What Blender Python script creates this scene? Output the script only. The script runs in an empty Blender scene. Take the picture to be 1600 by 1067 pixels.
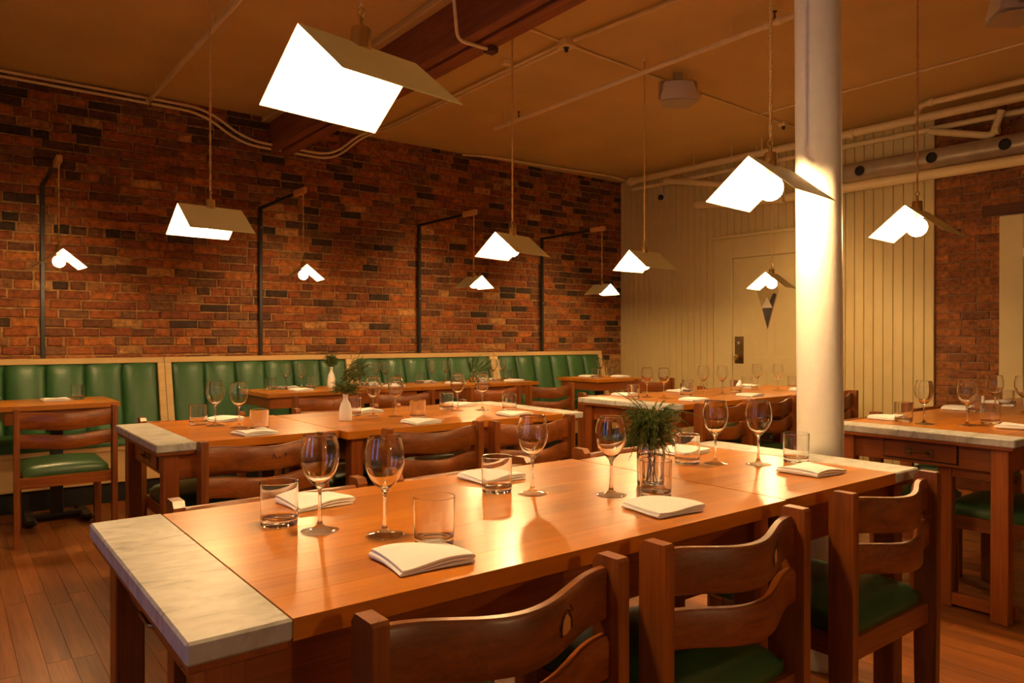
import bpy, bmesh, math, random
from math import sin, cos, pi, radians
from mathutils import Vector, Matrix, noise

scene = bpy.context.scene
col = scene.collection
RND = random.Random(7)

# ------------------------------------------------------------------ camera
cam_d = bpy.data.cameras.new('camera')
cam_d.sensor_width = 36.0
cam_d.lens = 1149.0 / 1600.0 * 36.0
cam_d.clip_start = 0.02
cam = bpy.data.objects.new('camera', cam_d)
col.objects.link(cam)
cam.location = (0, 0, 1.187)
cam.rotation_euler = (radians(90 - 0.26), 0, radians(-37.77))
scene.camera = cam

# ------------------------------------------------------------------ world, exposure
world = bpy.data.worlds.new('dusk_sky')
scene.world = world
world.use_nodes = True
wn = world.node_tree.nodes
wn['Background'].inputs[0].default_value = (0.30, 0.42, 1.0, 1)
wn['Background'].inputs[1].default_value = 2.3
vs = scene.view_settings
vs.view_transform = 'Standard'
vs.look = 'None'
vs.gamma = 1.0
vs.use_curve_mapping = False
vs.exposure = 0.15
BULB = 400.0
BULB_COL = (1.0, 0.615, 0.26)
cy = scene.cycles
cy.use_denoising = True
cy.max_bounces = 11
cy.diffuse_bounces = 4
cy.glossy_bounces = 4
cy.transmission_bounces = 10
cy.transparent_max_bounces = 24
cy.sample_clamp_indirect = 20.0
cy.blur_glossy = 0.6
cy.use_light_tree = True

def portal(loc, sx, sy, rot):
    d = bpy.data.lights.new('window_portal', 'AREA')
    d.shape = 'RECTANGLE'; d.size = sx; d.size_y = sy
    d.cycles.is_portal = True
    o = bpy.data.objects.new('window_portal', d)
    o.location = loc; o.rotation_euler = rot
    col.objects.link(o)

WIN = ((0.15, 0.75), (1.7, 2.3))           # y ranges of the two street windows in the left wall
for a, b in WIN:
    portal((-2.04, (a + b) / 2, 1.45), 1.7, b - a, (0, radians(-90), 0))

# ------------------------------------------------------------------ materials
MATS = {}
def nodes_of(m):
    m.use_nodes = True
    nt = m.node_tree
    return nt, nt.nodes['Principled BSDF']

def ramp(nt, fac, stops):
    r = nt.nodes.new('ShaderNodeValToRGB')
    while len(r.color_ramp.elements) < len(stops):
        r.color_ramp.elements.new(0.5)
    for e, (p, c) in zip(r.color_ramp.elements, stops):
        e.position = p; e.color = (c[0], c[1], c[2], 1)
    nt.links.new(fac, r.inputs[0])
    return r.outputs[0]

def coords(nt, scale, obj=True, rand=True):
    tc = nt.nodes.new('ShaderNodeTexCoord')
    mp = nt.nodes.new('ShaderNodeMapping')
    mp.inputs['Scale'].default_value = scale
    nt.links.new(tc.outputs['Object'], mp.inputs[0])
    out = mp.outputs[0]
    if rand:
        oi = nt.nodes.new('ShaderNodeObjectInfo')
        mu = nt.nodes.new('ShaderNodeVectorMath'); mu.operation = 'SCALE'
        cb = nt.nodes.new('ShaderNodeCombineXYZ')
        for i in range(3): nt.links.new(oi.outputs['Random'], cb.inputs[i])
        nt.links.new(cb.outputs[0], mu.inputs[0]); mu.inputs['Scale'].default_value = 37.0
        ad = nt.nodes.new('ShaderNodeVectorMath'); ad.operation = 'ADD'
        nt.links.new(out, ad.inputs[0]); nt.links.new(mu.outputs[0], ad.inputs[1])
        out = ad.outputs[0]
    return out

def noise_n(nt, vec, scale, detail=4, rough=0.55, dist=0.0):
    n = nt.nodes.new('ShaderNodeTexNoise')
    n.inputs['Scale'].default_value = scale
    n.inputs['Detail'].default_value = detail
    n.inputs['Roughness'].default_value = rough
    n.inputs['Distortion'].default_value = dist
    nt.links.new(vec, n.inputs['Vector'])
    return n.outputs['Fac']

def bump(nt, bsdf, h, strength, dist=0.002):
    b = nt.nodes.new('ShaderNodeBump')
    b.inputs['Strength'].default_value = strength
    b.inputs['Distance'].default_value = dist
    nt.links.new(h, b.inputs['Height'])
    nt.links.new(b.outputs[0], bsdf.inputs['Normal'])

def mix(nt, a, b, fac, mode='MIX'):
    m = nt.nodes.new('ShaderNodeMix'); m.data_type = 'RGBA'; m.blend_type = mode
    for sock, v in ((m.inputs[0], fac), (m.inputs[6], a), (m.inputs[7], b)):
        if hasattr(v, 'links'): nt.links.new(v, sock)
        elif isinstance(v, (int, float)): sock.default_value = v
        else: sock.default_value = (v[0], v[1], v[2], 1)
    return m.outputs[2]

def plain(name, c, rough=0.5, metal=0.0, var=0.12, nscale=9.0, bmp=0.0, bscale=60.0, spec=0.5, coat=0.0):
    m = bpy.data.materials.new(name); nt, b = nodes_of(m)
    v = coords(nt, (1, 1, 1))
    f = noise_n(nt, v, nscale)
    c1 = [x * (1 - var) for x in c]; c2 = [min(1, x * (1 + var)) for x in c]
    nt.links.new(ramp(nt, f, [(0.3, c1), (0.7, c2)]), b.inputs['Base Color'])
    b.inputs['Roughness'].default_value = rough
    b.inputs['Metallic'].default_value = metal
    b.inputs['Specular IOR Level'].default_value = spec
    b.inputs['Coat Weight'].default_value = coat
    b.inputs['Coat Roughness'].default_value = 0.15
    if bmp: bump(nt, b, noise_n(nt, v, bscale, 3), bmp)
    MATS[name] = m
    return m

def wood(name, dark, light, axis, rough=0.35, grain=1.0, coat=0.0, tone=0.25, streak=0.5):
    m = bpy.data.materials.new(name); nt, b = nodes_of(m)
    s = [22.0 * grain] * 3; s[axis] = 1.4 * grain
    v = coords(nt, s)
    f = noise_n(nt, v, 1.0, 6, 0.62, 0.6)
    s2 = [160.0 * grain] * 3; s2[axis] = 5.0 * grain
    f2 = noise_n(nt, coords(nt, s2), 1.0, 3, 0.6)
    base = ramp(nt, f, [(0.28, dark), (0.72, light)])
    fine = ramp(nt, f2, [(0.36, [0.55] * 3), (0.55, [1.0] * 3)])
    base = mix(nt, base, fine, streak, 'MULTIPLY')
    oi = nt.nodes.new('ShaderNodeObjectInfo')
    t = ramp(nt, oi.outputs['Random'], [(0, [1 - tone] * 3), (1, [1 + tone * 0.6] * 3)])
    base = mix(nt, base, t, 1.0, 'MULTIPLY')
    nt.links.new(base, b.inputs['Base Color'])
    b.inputs['Roughness'].default_value = rough
    b.inputs['Coat Weight'].default_value = coat
    b.inputs['Coat Roughness'].default_value = 0.22
    bump(nt, b, f2, 0.12, 0.0006)
    MATS[name] = m
    return m

CD, CL = (0.155, 0.036, 0.004), (0.37, 0.102, 0.010)
for ax, nm in enumerate('xyz'):
    wood('chair_wood_' + nm, CD, CL, ax, 0.40, coat=0.12)
    wood('table_frame_' + nm, (0.21, 0.046, 0.005), (0.35, 0.088, 0.009), ax, 0.36, coat=0.15)
wood('table_board', (0.42, 0.120, 0.003), (0.60, 0.208, 0.007), 0, 0.36, grain=0.7, coat=0.30, tone=0.16, streak=0.18)
wood('floor_board', (0.22, 0.066, 0.012), (0.40, 0.132, 0.026), 1, 0.38, grain=0.8, tone=0.30)
wood('maple', (0.64, 0.42, 0.17), (0.74, 0.52, 0.24), 0, 0.42, tone=0.05, streak=0.2)
wood('beam_wood', (0.20, 0.060, 0.020), (0.38, 0.125, 0.04), 1, 0.75, grain=0.7, tone=0.1)
plain('green_vinyl', (0.027, 0.098, 0.028), 0.40, var=0.10, bmp=0.06, bscale=400)
plain('chair_green', (0.030, 0.085, 0.022), 0.38, var=0.12, bmp=0.06, bscale=400)
plain('black_metal', (0.012, 0.011, 0.010), 0.45)
plain('black_paint', (0.010, 0.009, 0.008), 0.7)
plain('brass', (0.74, 0.50, 0.15), 0.27, metal=0.92, var=0.08)
plain('old_brass', (0.20, 0.13, 0.06), 0.35, metal=1.0)
plain('steel', (0.55, 0.53, 0.50), 0.3, metal=1.0)
plain('white_board', (0.64, 0.51, 0.235), 0.55, var=0.03)
plain('door_paint', (0.65, 0.53, 0.26), 0.5, var=0.03)
plain('column_paint', (0.86, 0.84, 0.76), 0.5, var=0.03, nscale=30, bmp=0.35, bscale=45)
plain('ceiling_paint', (0.66, 0.48, 0.19), 0.8, var=0.06, nscale=2.0, bmp=0.05, bscale=200)
plain('pipe_paint', (0.82, 0.67, 0.36), 0.45, var=0.05)
plain('plaster', (0.60, 0.55, 0.45), 0.8, var=0.05)
plain('mortar', (0.36, 0.20, 0.075), 0.95, var=0.45, nscale=24, bmp=0.6, bscale=180)
plain('sooty_mortar', (0.24, 0.145, 0.075), 0.95, var=0.3, nscale=14, bmp=0.5, bscale=180)
plain('cloth', (0.90, 0.89, 0.89), 0.9, var=0.02, nscale=40, bmp=0.10, bscale=900)
plain('shade_outer', (0.86, 0.83, 0.42), 0.45, var=0.03)
plain('shade_inner', (0.90, 0.89, 0.85), 0.6, var=0.01)
plain('cord_fabric', (0.60, 0.36, 0.12), 0.8, var=0.35, nscale=160)
plain('ceramic', (0.84, 0.82, 0.79), 0.3, var=0.02)
plain('speaker_shell', (0.70, 0.65, 0.54), 0.6, var=0.02)
plain('speaker_grille', (0.46, 0.40, 0.30), 0.85, var=0.06, nscale=300)
plain('fern_green', (0.085, 0.125, 0.014), 0.6, var=0.45, nscale=22)
plain('moss_green', (0.075, 0.11, 0.016), 0.6, var=0.45, nscale=22)
plain('stem_brown', (0.12, 0.085, 0.03), 0.7)
plain('carving', (0.045, 0.018, 0.008), 0.8)
plain('pale_wood', (0.62, 0.31, 0.09), 0.5)
plain('mirror_tan', (0.42, 0.31, 0.13), 0.35)
plain('mirror_dark', (0.035, 0.022, 0.017), 0.3)  # flat colours imitate what the door mirror reflects
plain('mirror_cream', (0.72, 0.60, 0.46), 0.5)
plain('duct_metal', (0.42, 0.35, 0.25), 0.35, metal=0.4)
plain('rust', (0.10, 0.035, 0.016), 0.8)

def marble():
    m = bpy.data.materials.new('marble'); nt, b = nodes_of(m)
    v = coords(nt, (1.0, 2.2, 1.0))
    f1 = noise_n(nt, v, 7.0, 8, 0.62, 1.6)
    f2 = noise_n(nt, v, 22.0, 6, 0.6, 0.8)
    a = ramp(nt, f1, [(0.30, (0.29, 0.29, 0.27)), (0.44, (0.50, 0.49, 0.45)), (0.58, (0.60, 0.59, 0.55))])
    c = ramp(nt, f2, [(0.35, (0.86, 0.86, 0.85)), (0.6, (1, 1, 1))])
    nt.links.new(mix(nt, a, c, 1.0, 'MULTIPLY'), b.inputs['Base Color'])
    b.inputs['Roughness'].default_value = 0.40
    b.inputs['Specular IOR Level'].default_value = 0.3
    MATS['marble'] = m
marble()

def glass(name, tint=(1, 1, 1), ior=1.5):
    m = bpy.data.materials.new(name); nt, b = nodes_of(m)
    v = coords(nt, (1, 1, 1))
    f = noise_n(nt, v, 30.0)
    nt.links.new(ramp(nt, f, [(0.0, tint), (1.0, [min(1, t * 1.01) for t in tint])]), b.inputs['Base Color'])
    b.inputs['Transmission Weight'].default_value = 1.0
    b.inputs['Roughness'].default_value = 0.0
    b.inputs['IOR'].default_value = ior
    MATS[name] = m
glass('clear_glass', (0.985, 0.985, 0.98))
def thin_glass():
    # thin sheet of glass: straight-through transmission plus Fresnel reflection
    m = bpy.data.materials.new('thin_glass'); nt, b = nodes_of(m)
    tr = nt.nodes.new('ShaderNodeBsdfTransparent'); tr.inputs[0].default_value = (0.96, 0.96, 0.955, 1)
    gl = nt.nodes.new('ShaderNodeBsdfGlossy'); gl.inputs['Roughness'].default_value = 0.02
    lw = nt.nodes.new('ShaderNodeLayerWeight'); lw.inputs[0].default_value = 0.5
    pw = nt.nodes.new('ShaderNodeMath'); pw.operation = 'POWER'; pw.inputs[1].default_value = 3.5
    nt.links.new(lw.outputs['Facing'], pw.inputs[0])
    fr = nt.nodes.new('ShaderNodeMath'); fr.operation = 'MULTIPLY_ADD'; fr.inputs[1].default_value = .75; fr.inputs[2].default_value = .05
    nt.links.new(pw.outputs[0], fr.inputs[0])
    mx = nt.nodes.new('ShaderNodeMixShader')
    nt.links.new(fr.outputs[0], mx.inputs[0]); nt.links.new(tr.outputs[0], mx.inputs[1]); nt.links.new(gl.outputs[0], mx.inputs[2])
    nt.links.new(mx.outputs[0], nt.nodes['Material Output'].inputs['Surface'])
    MATS['thin_glass'] = m
thin_glass()
glass('water', (0.97, 0.985, 0.97), 1.33)

def bulb_mat():
    m = bpy.data.materials.new('bulb_glow'); nt, b = nodes_of(m)
    b.inputs['Base Color'].default_value = (0.9, 0.9, 0.9, 1)
    b.inputs['Emission Color'].default_value = BULB_COL + (1,)
    b.inputs['Emission Strength'].default_value = BULB
    MATS['bulb_glow'] = m
bulb_mat()

def brick_mat(name, per_object):
    m = bpy.data.materials.new(name); nt, b = nodes_of(m)
    if per_object:
        src = nt.nodes.new('ShaderNodeObjectInfo').outputs['Color']
        v = coords(nt, (1, 1, 1), rand=True)
    else:
        a = nt.nodes.new('ShaderNodeAttribute'); a.attribute_name = 'tone'
        src = a.outputs['Color']
        v = coords(nt, (1, 1, 1), rand=False)
    f = noise_n(nt, v, 26.0, 5, 0.65)
    c = mix(nt, src, ramp(nt, f, [(0.28, (0.34, 0.31, 0.31)), (0.70, (1.35, 1.35, 1.3))]), 1.0, 'MULTIPLY')
    s = noise_n(nt, v, 60.0, 3, 0.7)
    sp = ramp(nt, s, [(0.69, (0, 0, 0)), (0.74, (1, 1, 1))])
    c = mix(nt, c, (0.50, 0.36, 0.22), sp)
    nt.links.new(c, b.inputs['Base Color'])
    b.inputs['Roughness'].default_value = 0.82
    bump(nt, b, noise_n(nt, v, 70.0, 5, 0.7), 0.8, 0.004)
    MATS[name] = m
brick_mat('brick_single', True)
brick_mat('brick_many', False)

# ------------------------------------------------------------------ mesh helpers
class MB:
    def __init__(s):
        s.v = []; s.f = []; s.m = []; s.cur = 0
    def add(s, vs_, fs_):
        o = len(s.v); s.v += [tuple(p) for p in vs_]
        s.f += [tuple(i + o for i in f) for f in fs_]; s.m += [s.cur] * len(fs_)
        return s
    def box(s, x0, x1, y0, y1, z0, z1, c=0.0):
        if c <= 0:
            vv = [(x, y, z) for z in (z0, z1) for y in (y0, y1) for x in (x0, x1)]
            return s.add(vv, [(0, 2, 3, 1), (4, 5, 7, 6), (0, 1, 5, 4), (2, 6, 7, 3), (0, 4, 6, 2), (1, 3, 7, 5)])
        c = min(c, (x1 - x0) * .45, (y1 - y0) * .45, (z1 - z0) * .45)
        vv = []; idx = {}
        for ix, X in enumerate((x0, x1)):
            for iy, Y in enumerate((y0, y1)):
                for iz, Z in enumerate((z0, z1)):
                    sx, sy, sz = (c if ix == 0 else -c), (c if iy == 0 else -c), (c if iz == 0 else -c)
                    idx[ix, iy, iz, 0] = len(vv); vv.append((X, Y + sy, Z + sz))
                    idx[ix, iy, iz, 1] = len(vv); vv.append((X + sx, Y, Z + sz))
                    idx[ix, iy, iz, 2] = len(vv); vv.append((X + sx, Y + sy, Z))
        ff = []
        for a in range(3):
            for e in (0, 1):
                q = []
                for (p, r) in ((0, 0), (1, 0), (1, 1), (0, 1)):
                    k = [0, 0, 0]; k[a] = e; k[(a + 1) % 3] = p; k[(a + 2) % 3] = r
                    q.append(idx[k[0], k[1], k[2], a])
                ff.append(tuple(q if e else q[::-1]))
        for a in range(3):
            b, d = (a + 1) % 3, (a + 2) % 3
            for p in (0, 1):
                for r in (0, 1):
                    k0 = [0, 0, 0]; k0[b] = p; k0[d] = r
                    k1 = list(k0); k1[a] = 1
                    q = [idx[(*k0, b)], idx[(*k1, b)], idx[(*k1, d)], idx[(*k0, d)]]
                    ff.append(tuple(q if (p ^ r) else q[::-1]))
        for k in [(i, j, l) for i in (0, 1) for j in (0, 1) for l in (0, 1)]:
            q = [idx[(*k, 0)], idx[(*k, 1)], idx[(*k, 2)]]
            ff.append(tuple(q if (sum(k) % 2) else q[::-1]))
        return s.add(vv, ff)
    def lathe(s, prof, n=24, at=(0, 0, 0)):
        vv = []; rows = []
        for r, z in prof:
            if r < 1e-6:
                rows.append([len(vv)]); vv.append((at[0], at[1], at[2] + z))
            else:
                rows.append(list(range(len(vv), len(vv) + n)))
                for k in range(n):
                    t = 2 * pi * k / n
                    vv.append((at[0] + r * cos(t), at[1] + r * sin(t), at[2] + z))
        ff = []
        for a, b in zip(rows, rows[1:]):
            for k in range(n):
                k2 = (k + 1) % n
                if len(a) == 1 and len(b) == 1: continue
                if len(a) == 1: ff.append((a[0], b[k2], b[k]))
                elif len(b) == 1: ff.append((a[k], a[k2], b[0]))
                else: ff.append((a[k], a[k2], b[k2], b[k]))
        return s.add(vv, ff)
    def tube(s, path, r, n=8, cap=True, radii=None):
        P = [Vector(p) for p in path]; vv = []; ff = []
        up = Vector((0, 0, 1)); prev = None
        for i, p in enumerate(P):
            d = (P[min(i + 1, len(P) - 1)] - P[max(i - 1, 0)])
            d = d.normalized() if d.length > 1e-9 else Vector((0, 0, 1))
            if prev is None:
                a = d.cross(up if abs(d.z) < .95 else Vector((1, 0, 0))).normalized()
            else:
                a = (prev - d * prev.dot(d))
                a = a.normalized() if a.length > 1e-6 else d.orthogonal().normalized()
            prev = a; b = d.cross(a)
            rr = radii[i] if radii else r
            for k in range(n):
                t = 2 * pi * k / n
                vv.append(p + a * (rr * cos(t)) + b * (rr * sin(t)))
        for i in range(len(P) - 1):
            for k in range(n):
                k2 = (k + 1) % n
                ff.append((i * n + k, i * n + k2, (i + 1) * n + k2, (i + 1) * n + k))
        if cap:
            ff.append(tuple(range(n))[::-1]); ff.append(tuple(range((len(P) - 1) * n, len(P) * n)))
        return s.add(vv, ff)
    def torus(s, c, R, r, axis=0, n=14, k=6):
        pth = []
        for i in range(n + 1):
            t = 2 * pi * i / n
            q = [0, 0, 0]; q[(axis + 1) % 3] = R * cos(t); q[(axis + 2) % 3] = R * sin(t)
            pth.append((c[0] + q[0], c[1] + q[1], c[2] + q[2]))
        return s.tube(pth, r, k, cap=False)
    def sphere(s, c, r, n=16, m=10, sz=1.0):
        prof = [(r * sin(pi * i / m), -r * cos(pi * i / m) * sz) for i in range(m + 1)]
        prof[0] = (0, prof[0][1]); prof[-1] = (0, prof[-1][1])
        return s.lathe(prof, n, c)
    def mesh(s, name, mats, smooth=False):
        me = bpy.data.meshes.new(name)
        me.from_pydata(s.v, [], s.f)
        for m in (mats if isinstance(mats, (list, tuple)) else [mats]):
            me.materials.append(MATS[m])
        for i, p in enumerate(me.polygons): p.material_index = s.m[i]
        bm = bmesh.new(); bm.from_mesh(me)
        bmesh.ops.recalc_face_normals(bm, faces=bm.faces)
        bm.to_mesh(me); bm.free()
        if smooth:
            me.polygons.foreach_set('use_smooth', [True] * len(me.polygons))
            if smooth != 'all':
                me.set_sharp_from_angle(angle=radians(smooth if smooth is not True else 40))
        me.update()
        return me
    def obj(s, name, mats, parent=None, smooth=False, loc=None):
        return put(name, s.mesh(name, mats, smooth), parent, loc)

def put(name, me, parent=None, loc=None, rz=0.0):
    o = bpy.data.objects.new(name, me)
    if loc is not None: o.location = loc
    if rz: o.rotation_euler = (0, 0, rz)
    if parent is not None: o.parent = parent
    col.objects.link(o)
    return o

def tag(o, label=None, cat=None, group=None, kind=None):
    if label: o['label'] = label
    if cat: o['category'] = cat
    if group: o['group'] = group
    if kind: o['kind'] = kind
    return o

def thing(name, label, cat, loc=(0, 0, 0), rz=0.0, group=None, kind=None):
    return tag(put(name, None, None, loc, rz), label, cat, group, kind)

def box_obj(name, mat, parent, x0, x1, y0, y1, z0, z1, c=0.002, loc=None):
    return MB().box(x0, x1, y0, y1, z0, z1, c).obj(name, mat, parent, False, loc)

# ------------------------------------------------------------------ room shell
YB, XW, ZC = 6.5, 6.78, 3.14        # brick wall face, panelled wall face, ceiling
XL, YF = -2.0, -3.0

floor = box_obj('floor', 'rust', None, XL - .1, XW + .1, YF - .1, YB + .1, -0.12, -0.004, 0)
tag(floor, kind='structure')
# floor planks running away from the camera towards the brick wall
PW = 0.082
plank_list = []
fx, fy, fh = sin(radians(37.77)), cos(radians(37.77)), 1.187
nx = int((XW - XL) / PW)
for i in range(nx):
    x = XL + PW * i
    y = YF + RND.random() * 1.0
    while y < YB:
        L = RND.choice((0.7, 0.9, 1.1, 1.4)); y2 = min(y + L, YB)
        if y2 - y > .15: plank_list.append((x, y, y2))
        y = y2
def pix(x, y, z):
    d = x * fx + y * fy; l = x * fy - y * fx
    return (800 + 1149 * l / max(d, .01), 533.5 - 1149 * (z - fh) / max(d, .01) - 5, d)
def plank_rank(p):
    u, v, d = pix(p[0], (p[1] + p[2]) / 2, 0)
    seen = d > .3 and -60 < u < 1660 and v < 1150
    return (0 if seen else 1, d)
plank_list.sort(key=plank_rank)
pm = {}
for p in plank_list[:300]:
    L = round(p[2] - p[1], 2)
    if L not in pm:
        pm[L] = MB().box(0.0004, PW - .0004, 0, L - .001, -0.014, 0, 0.0006).mesh('plank', 'floor_board')
    put('plank', pm[L], floor, (p[0], p[1], 0))
mb = MB()
for p in plank_list[300:]:
    mb.box(p[0] + .0004, p[0] + PW - .0004, p[1], p[2] - .001, -0.014, 0, 0)
tag(mb.obj('planks', 'floor_board', floor), kind='stuff')

ceiling = tag(box_obj('ceiling', 'ceiling_paint', None, XL - .1, XW + .1, YF - .1, YB + .1, ZC, ZC + .1, 0), kind='structure')

# back wall: mortar backing + bricks
def brick_mesh(L, h, rnd, depth=0.02, proud=0.012):
    c = 0.007
    vv = []
    def j(a): return (rnd.random() - .5) * a
    x0, x1 = -L / 2, L / 2
    for (yy, ins, a) in ((depth, 0, 0), (-proud * .35, 0, 0.004), (-proud, c, 0.006)):
        for (x, z) in ((x0 + ins, ins), (0 if True else 0, ins), (x1 - ins, ins), (x1 - ins, h - ins), (0, h - ins), (x0 + ins, h - ins)):
            vv.append((x + j(a * 1.5), yy + j(a * .9), z + j(a * 1.2)))
    ff = []
    for r in (0, 6):
        for k in range(6):
            k2 = (k + 1) % 6
            ff.append((r + k, r + k2, r + 6 + k2, r + 6 + k))
    ff.append((12, 13, 16, 17)); ff.append((13, 14, 15, 16))
    return vv, ff

PAL = [(0.34, 0.098, 0.030)] * 6 + [(0.42, 0.135, 0.038)] * 4 + [(0.25, 0.068, 0.026)] * 5 + \
      [(0.17, 0.060, 0.030)] * 3 + [(0.20, 0.085, 0.048)] * 3 + [(0.30, 0.13, 0.06)] * 2 + [(0.48, 0.24, 0.11)]
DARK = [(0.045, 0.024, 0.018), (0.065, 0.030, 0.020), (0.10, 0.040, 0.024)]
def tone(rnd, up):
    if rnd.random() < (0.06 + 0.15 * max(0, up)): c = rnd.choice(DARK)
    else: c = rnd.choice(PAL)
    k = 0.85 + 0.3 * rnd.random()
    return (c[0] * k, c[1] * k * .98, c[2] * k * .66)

wall_back = tag(box_obj('wall_back', 'mortar', None, XL - .1, XW + .1, YB, YB + .14, 0, ZC, 0), kind='structure')
COURSE = 0.0704
rb = random.Random(11)
bricks = []
row = 0
z = 0.92
while z < ZC - .03:
    x = -0.65 - rb.random() * .2
    header_row = (row % 6 == 3)
    while x < XW - .02:
        L = 0.105 if (header_row and rb.random() < .8) or rb.random() < .16 else rb.choice((0.205, 0.205, 0.215, 0.195, 0.16))
        x2 = min(x + L, XW - .01)
        if x2 - x > .05: bricks.append((x, x2, z + (rb.random() - .5) * .007, row))
        x = x2 + 0.006 + rb.random() * .008
    z += COURSE; row += 1
def brick_rank(b):
    xm, zm = (b[0] + b[1]) / 2, b[2] + .03
    u, v, d = pix(xm, YB, zm)
    return (0 if (0 < u < 975 and v > 100 and zm > 1.06) else 1, d - 3.0 * (b[1] - b[0]))
bricks.sort(key=brick_rank)
bm_cache = {}
BH = 0.0600
for b in bricks[:300]:
    L = round((b[1] - b[0]) / .01) * .01
    key = (L, rb.randrange(3))
    if key not in bm_cache:
        vv, ff = brick_mesh(L, BH, rb)
        bm_cache[key] = MB().add(vv, ff).mesh('brick', 'brick_single')
    o = put('brick', bm_cache[key], wall_back, ((b[0] + b[1]) / 2, YB - rb.random() * .004, b[2]))
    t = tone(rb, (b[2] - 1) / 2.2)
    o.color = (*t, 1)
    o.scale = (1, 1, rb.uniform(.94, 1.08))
def brick_stuff(lst, parent, place, rnd):
    m = MB(); tones = []
    for b in lst:
        vv, ff = brick_mesh(b[1] - b[0], BH, rnd)
        m.add([place((b[0] + b[1]) / 2 + p[0], p[1], b[2] + p[2]) for p in vv], ff)
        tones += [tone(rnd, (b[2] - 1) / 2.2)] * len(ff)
    me = m.mesh('bricks', 'brick_many')
    at = me.color_attributes.new('tone', 'FLOAT_COLOR', 'CORNER')
    for p in me.polygons:
        for li in p.loop_indices: at.data[li].color = (*tones[p.index], 1)
    return tag(put('bricks', me, parent), kind='stuff')
brick_stuff(bricks[300:], wall_back, lambda x, y, z_: (x, YB + y, z_), rb)

# right wall: painted boards, door, then bare brick with a second door
wall_right = tag(box_obj('wall_right', 'white_board', None, XW, XW + .14, 2.79, YB, 0, ZC, 0), kind='structure')
BW = 0.0885
D1A, D1B = 5.06, 3.72                 # outer edges of the door casing
y = YB - .004
k = 0
while y > 2.80 + .01:
    y2 = max(y - BW, 2.80)
    in_door = (y2 < D1A - .02 and y > D1B + .02)
    z0 = 2.27 if in_door else 0.0
    key = ('bd', round(y - y2, 3), in_door)
    if key not in bm_cache:
        bm_cache[key] = MB().box(-0.016, 0.0, 0.0022, y - y2 - .0022, z0, ZC - .002, 0.004).mesh('board', 'white_board')
    put('board', bm_cache[key], wall_right, (XW, y2, 0))
    y = y2
    k += 1
box_obj('edge_strip', 'white_board', wall_right, XW - .022, XW, 2.785, 2.805, 0, ZC - .002, 0.003)

wall_brick = tag(box_obj('wall_right_brick', 'sooty_mortar', None, XW + .012, XW + .14, YF, 2.79, 0, ZC, 0), kind='structure')
D2A, D2B = 2.285, 1.15
rb2 = random.Random(5)
PAL_OLD = PAL
PAL = [(0.30, 0.105, 0.036)] * 5 + [(0.35, 0.128, 0.042)] * 4 + [(0.25, 0.085, 0.032)] * 4 + [(0.20, 0.07, 0.03)]
bl = []
z = 0.0; row = 0
while z < ZC - .03:
    x = -2.79 + (0.0 if row % 2 else -0.10)
    while x < 0.4:
        L = 0.205 if rb2.random() < .85 else .10
        x2 = x + L; xa = max(x, -2.785)
        clash = (x2 > -D2A - .005 and xa < -D2B + .005 and z < 2.20)
        if clash and xa < -D2A - .03 and x2 > -D2A: x2 = -D2A - .004; clash = False
        if x2 - xa > .03 and not clash: bl.append((xa, x2, z + .004, row))
        x = x + L + .011
    z += COURSE; row += 1
def rot_place(u, w, z_): return (XW + .012 + w, -u, z_)
def br_rank(b):
    u, v, d = pix(XW, -(b[0] + b[1]) / 2, b[2])
    return (0 if 0 < u < 1640 and b[2] > .5 else 1, d)
bl.sort(key=br_rank)
DARK_OLD = DARK; DARK = [(0.19, 0.065, 0.03)]
for b in bl[:260]:
    L = round((b[1] - b[0]) / .01) * .01
    key = ('r', L, rb2.randrange(2))
    if key not in bm_cache:
        vv, ff = brick_mesh(L, BH + .003, rb2, proud=.008)
        bm_cache[key] = MB().add(vv, ff).mesh('brick', 'brick_single')
    o = put('brick', bm_cache[key], wall_brick, (XW + .012, -(b[0] + b[1]) / 2, b[2]), -pi / 2)
    o.color = (*tone(rb2, -.3), 1)
brick_stuff(bl[260:], wall_brick, rot_place, rb2)
PAL, DARK = PAL_OLD, DARK_OLD

# left wall with two street windows, and the wall behind the camera
wl = MB()
ys = [YF - .1, WIN[0][0], WIN[0][1], WIN[1][0], WIN[1][1], YB]
for a, b in ((ys[0], ys[1]), (ys[2], ys[3]), (ys[4], ys[5])):
    wl.box(XL - .12, XL, a, b, 0, ZC, 0)
for a, b in WIN:
    wl.box(XL - .12, XL, a, b, 0, 0.6, 0); wl.box(XL - .12, XL, a, b, 2.3, ZC, 0)
wall_left = tag(wl.obj('wall_left', 'plaster'), kind='structure')
for n, (a, b) in enumerate(WIN):
    f = MB()
    f.box(XL - .09, XL - .03, a, a + .04, .6, 2.3); f.box(XL - .09, XL - .03, b - .04, b, .6, 2.3)
    f.box(XL - .09, XL - .03, a + .04, b - .04, .6, .64); f.box(XL - .09, XL - .03, a + .04, b - .04, 2.26, 2.3)
    w = tag(f.obj('window_%d' % (n + 1), 'white_board'), kind='structure')
    box_obj('pane', 'clear_glass', w, XL - .062, XL - .058, a + .04, b - .04, .64, 2.26, 0)
tag(box_obj('wall_front', 'plaster', None, XL - .1, XW + .1, YF - .12, YF, 0, ZC, 0), kind='structure')

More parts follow.
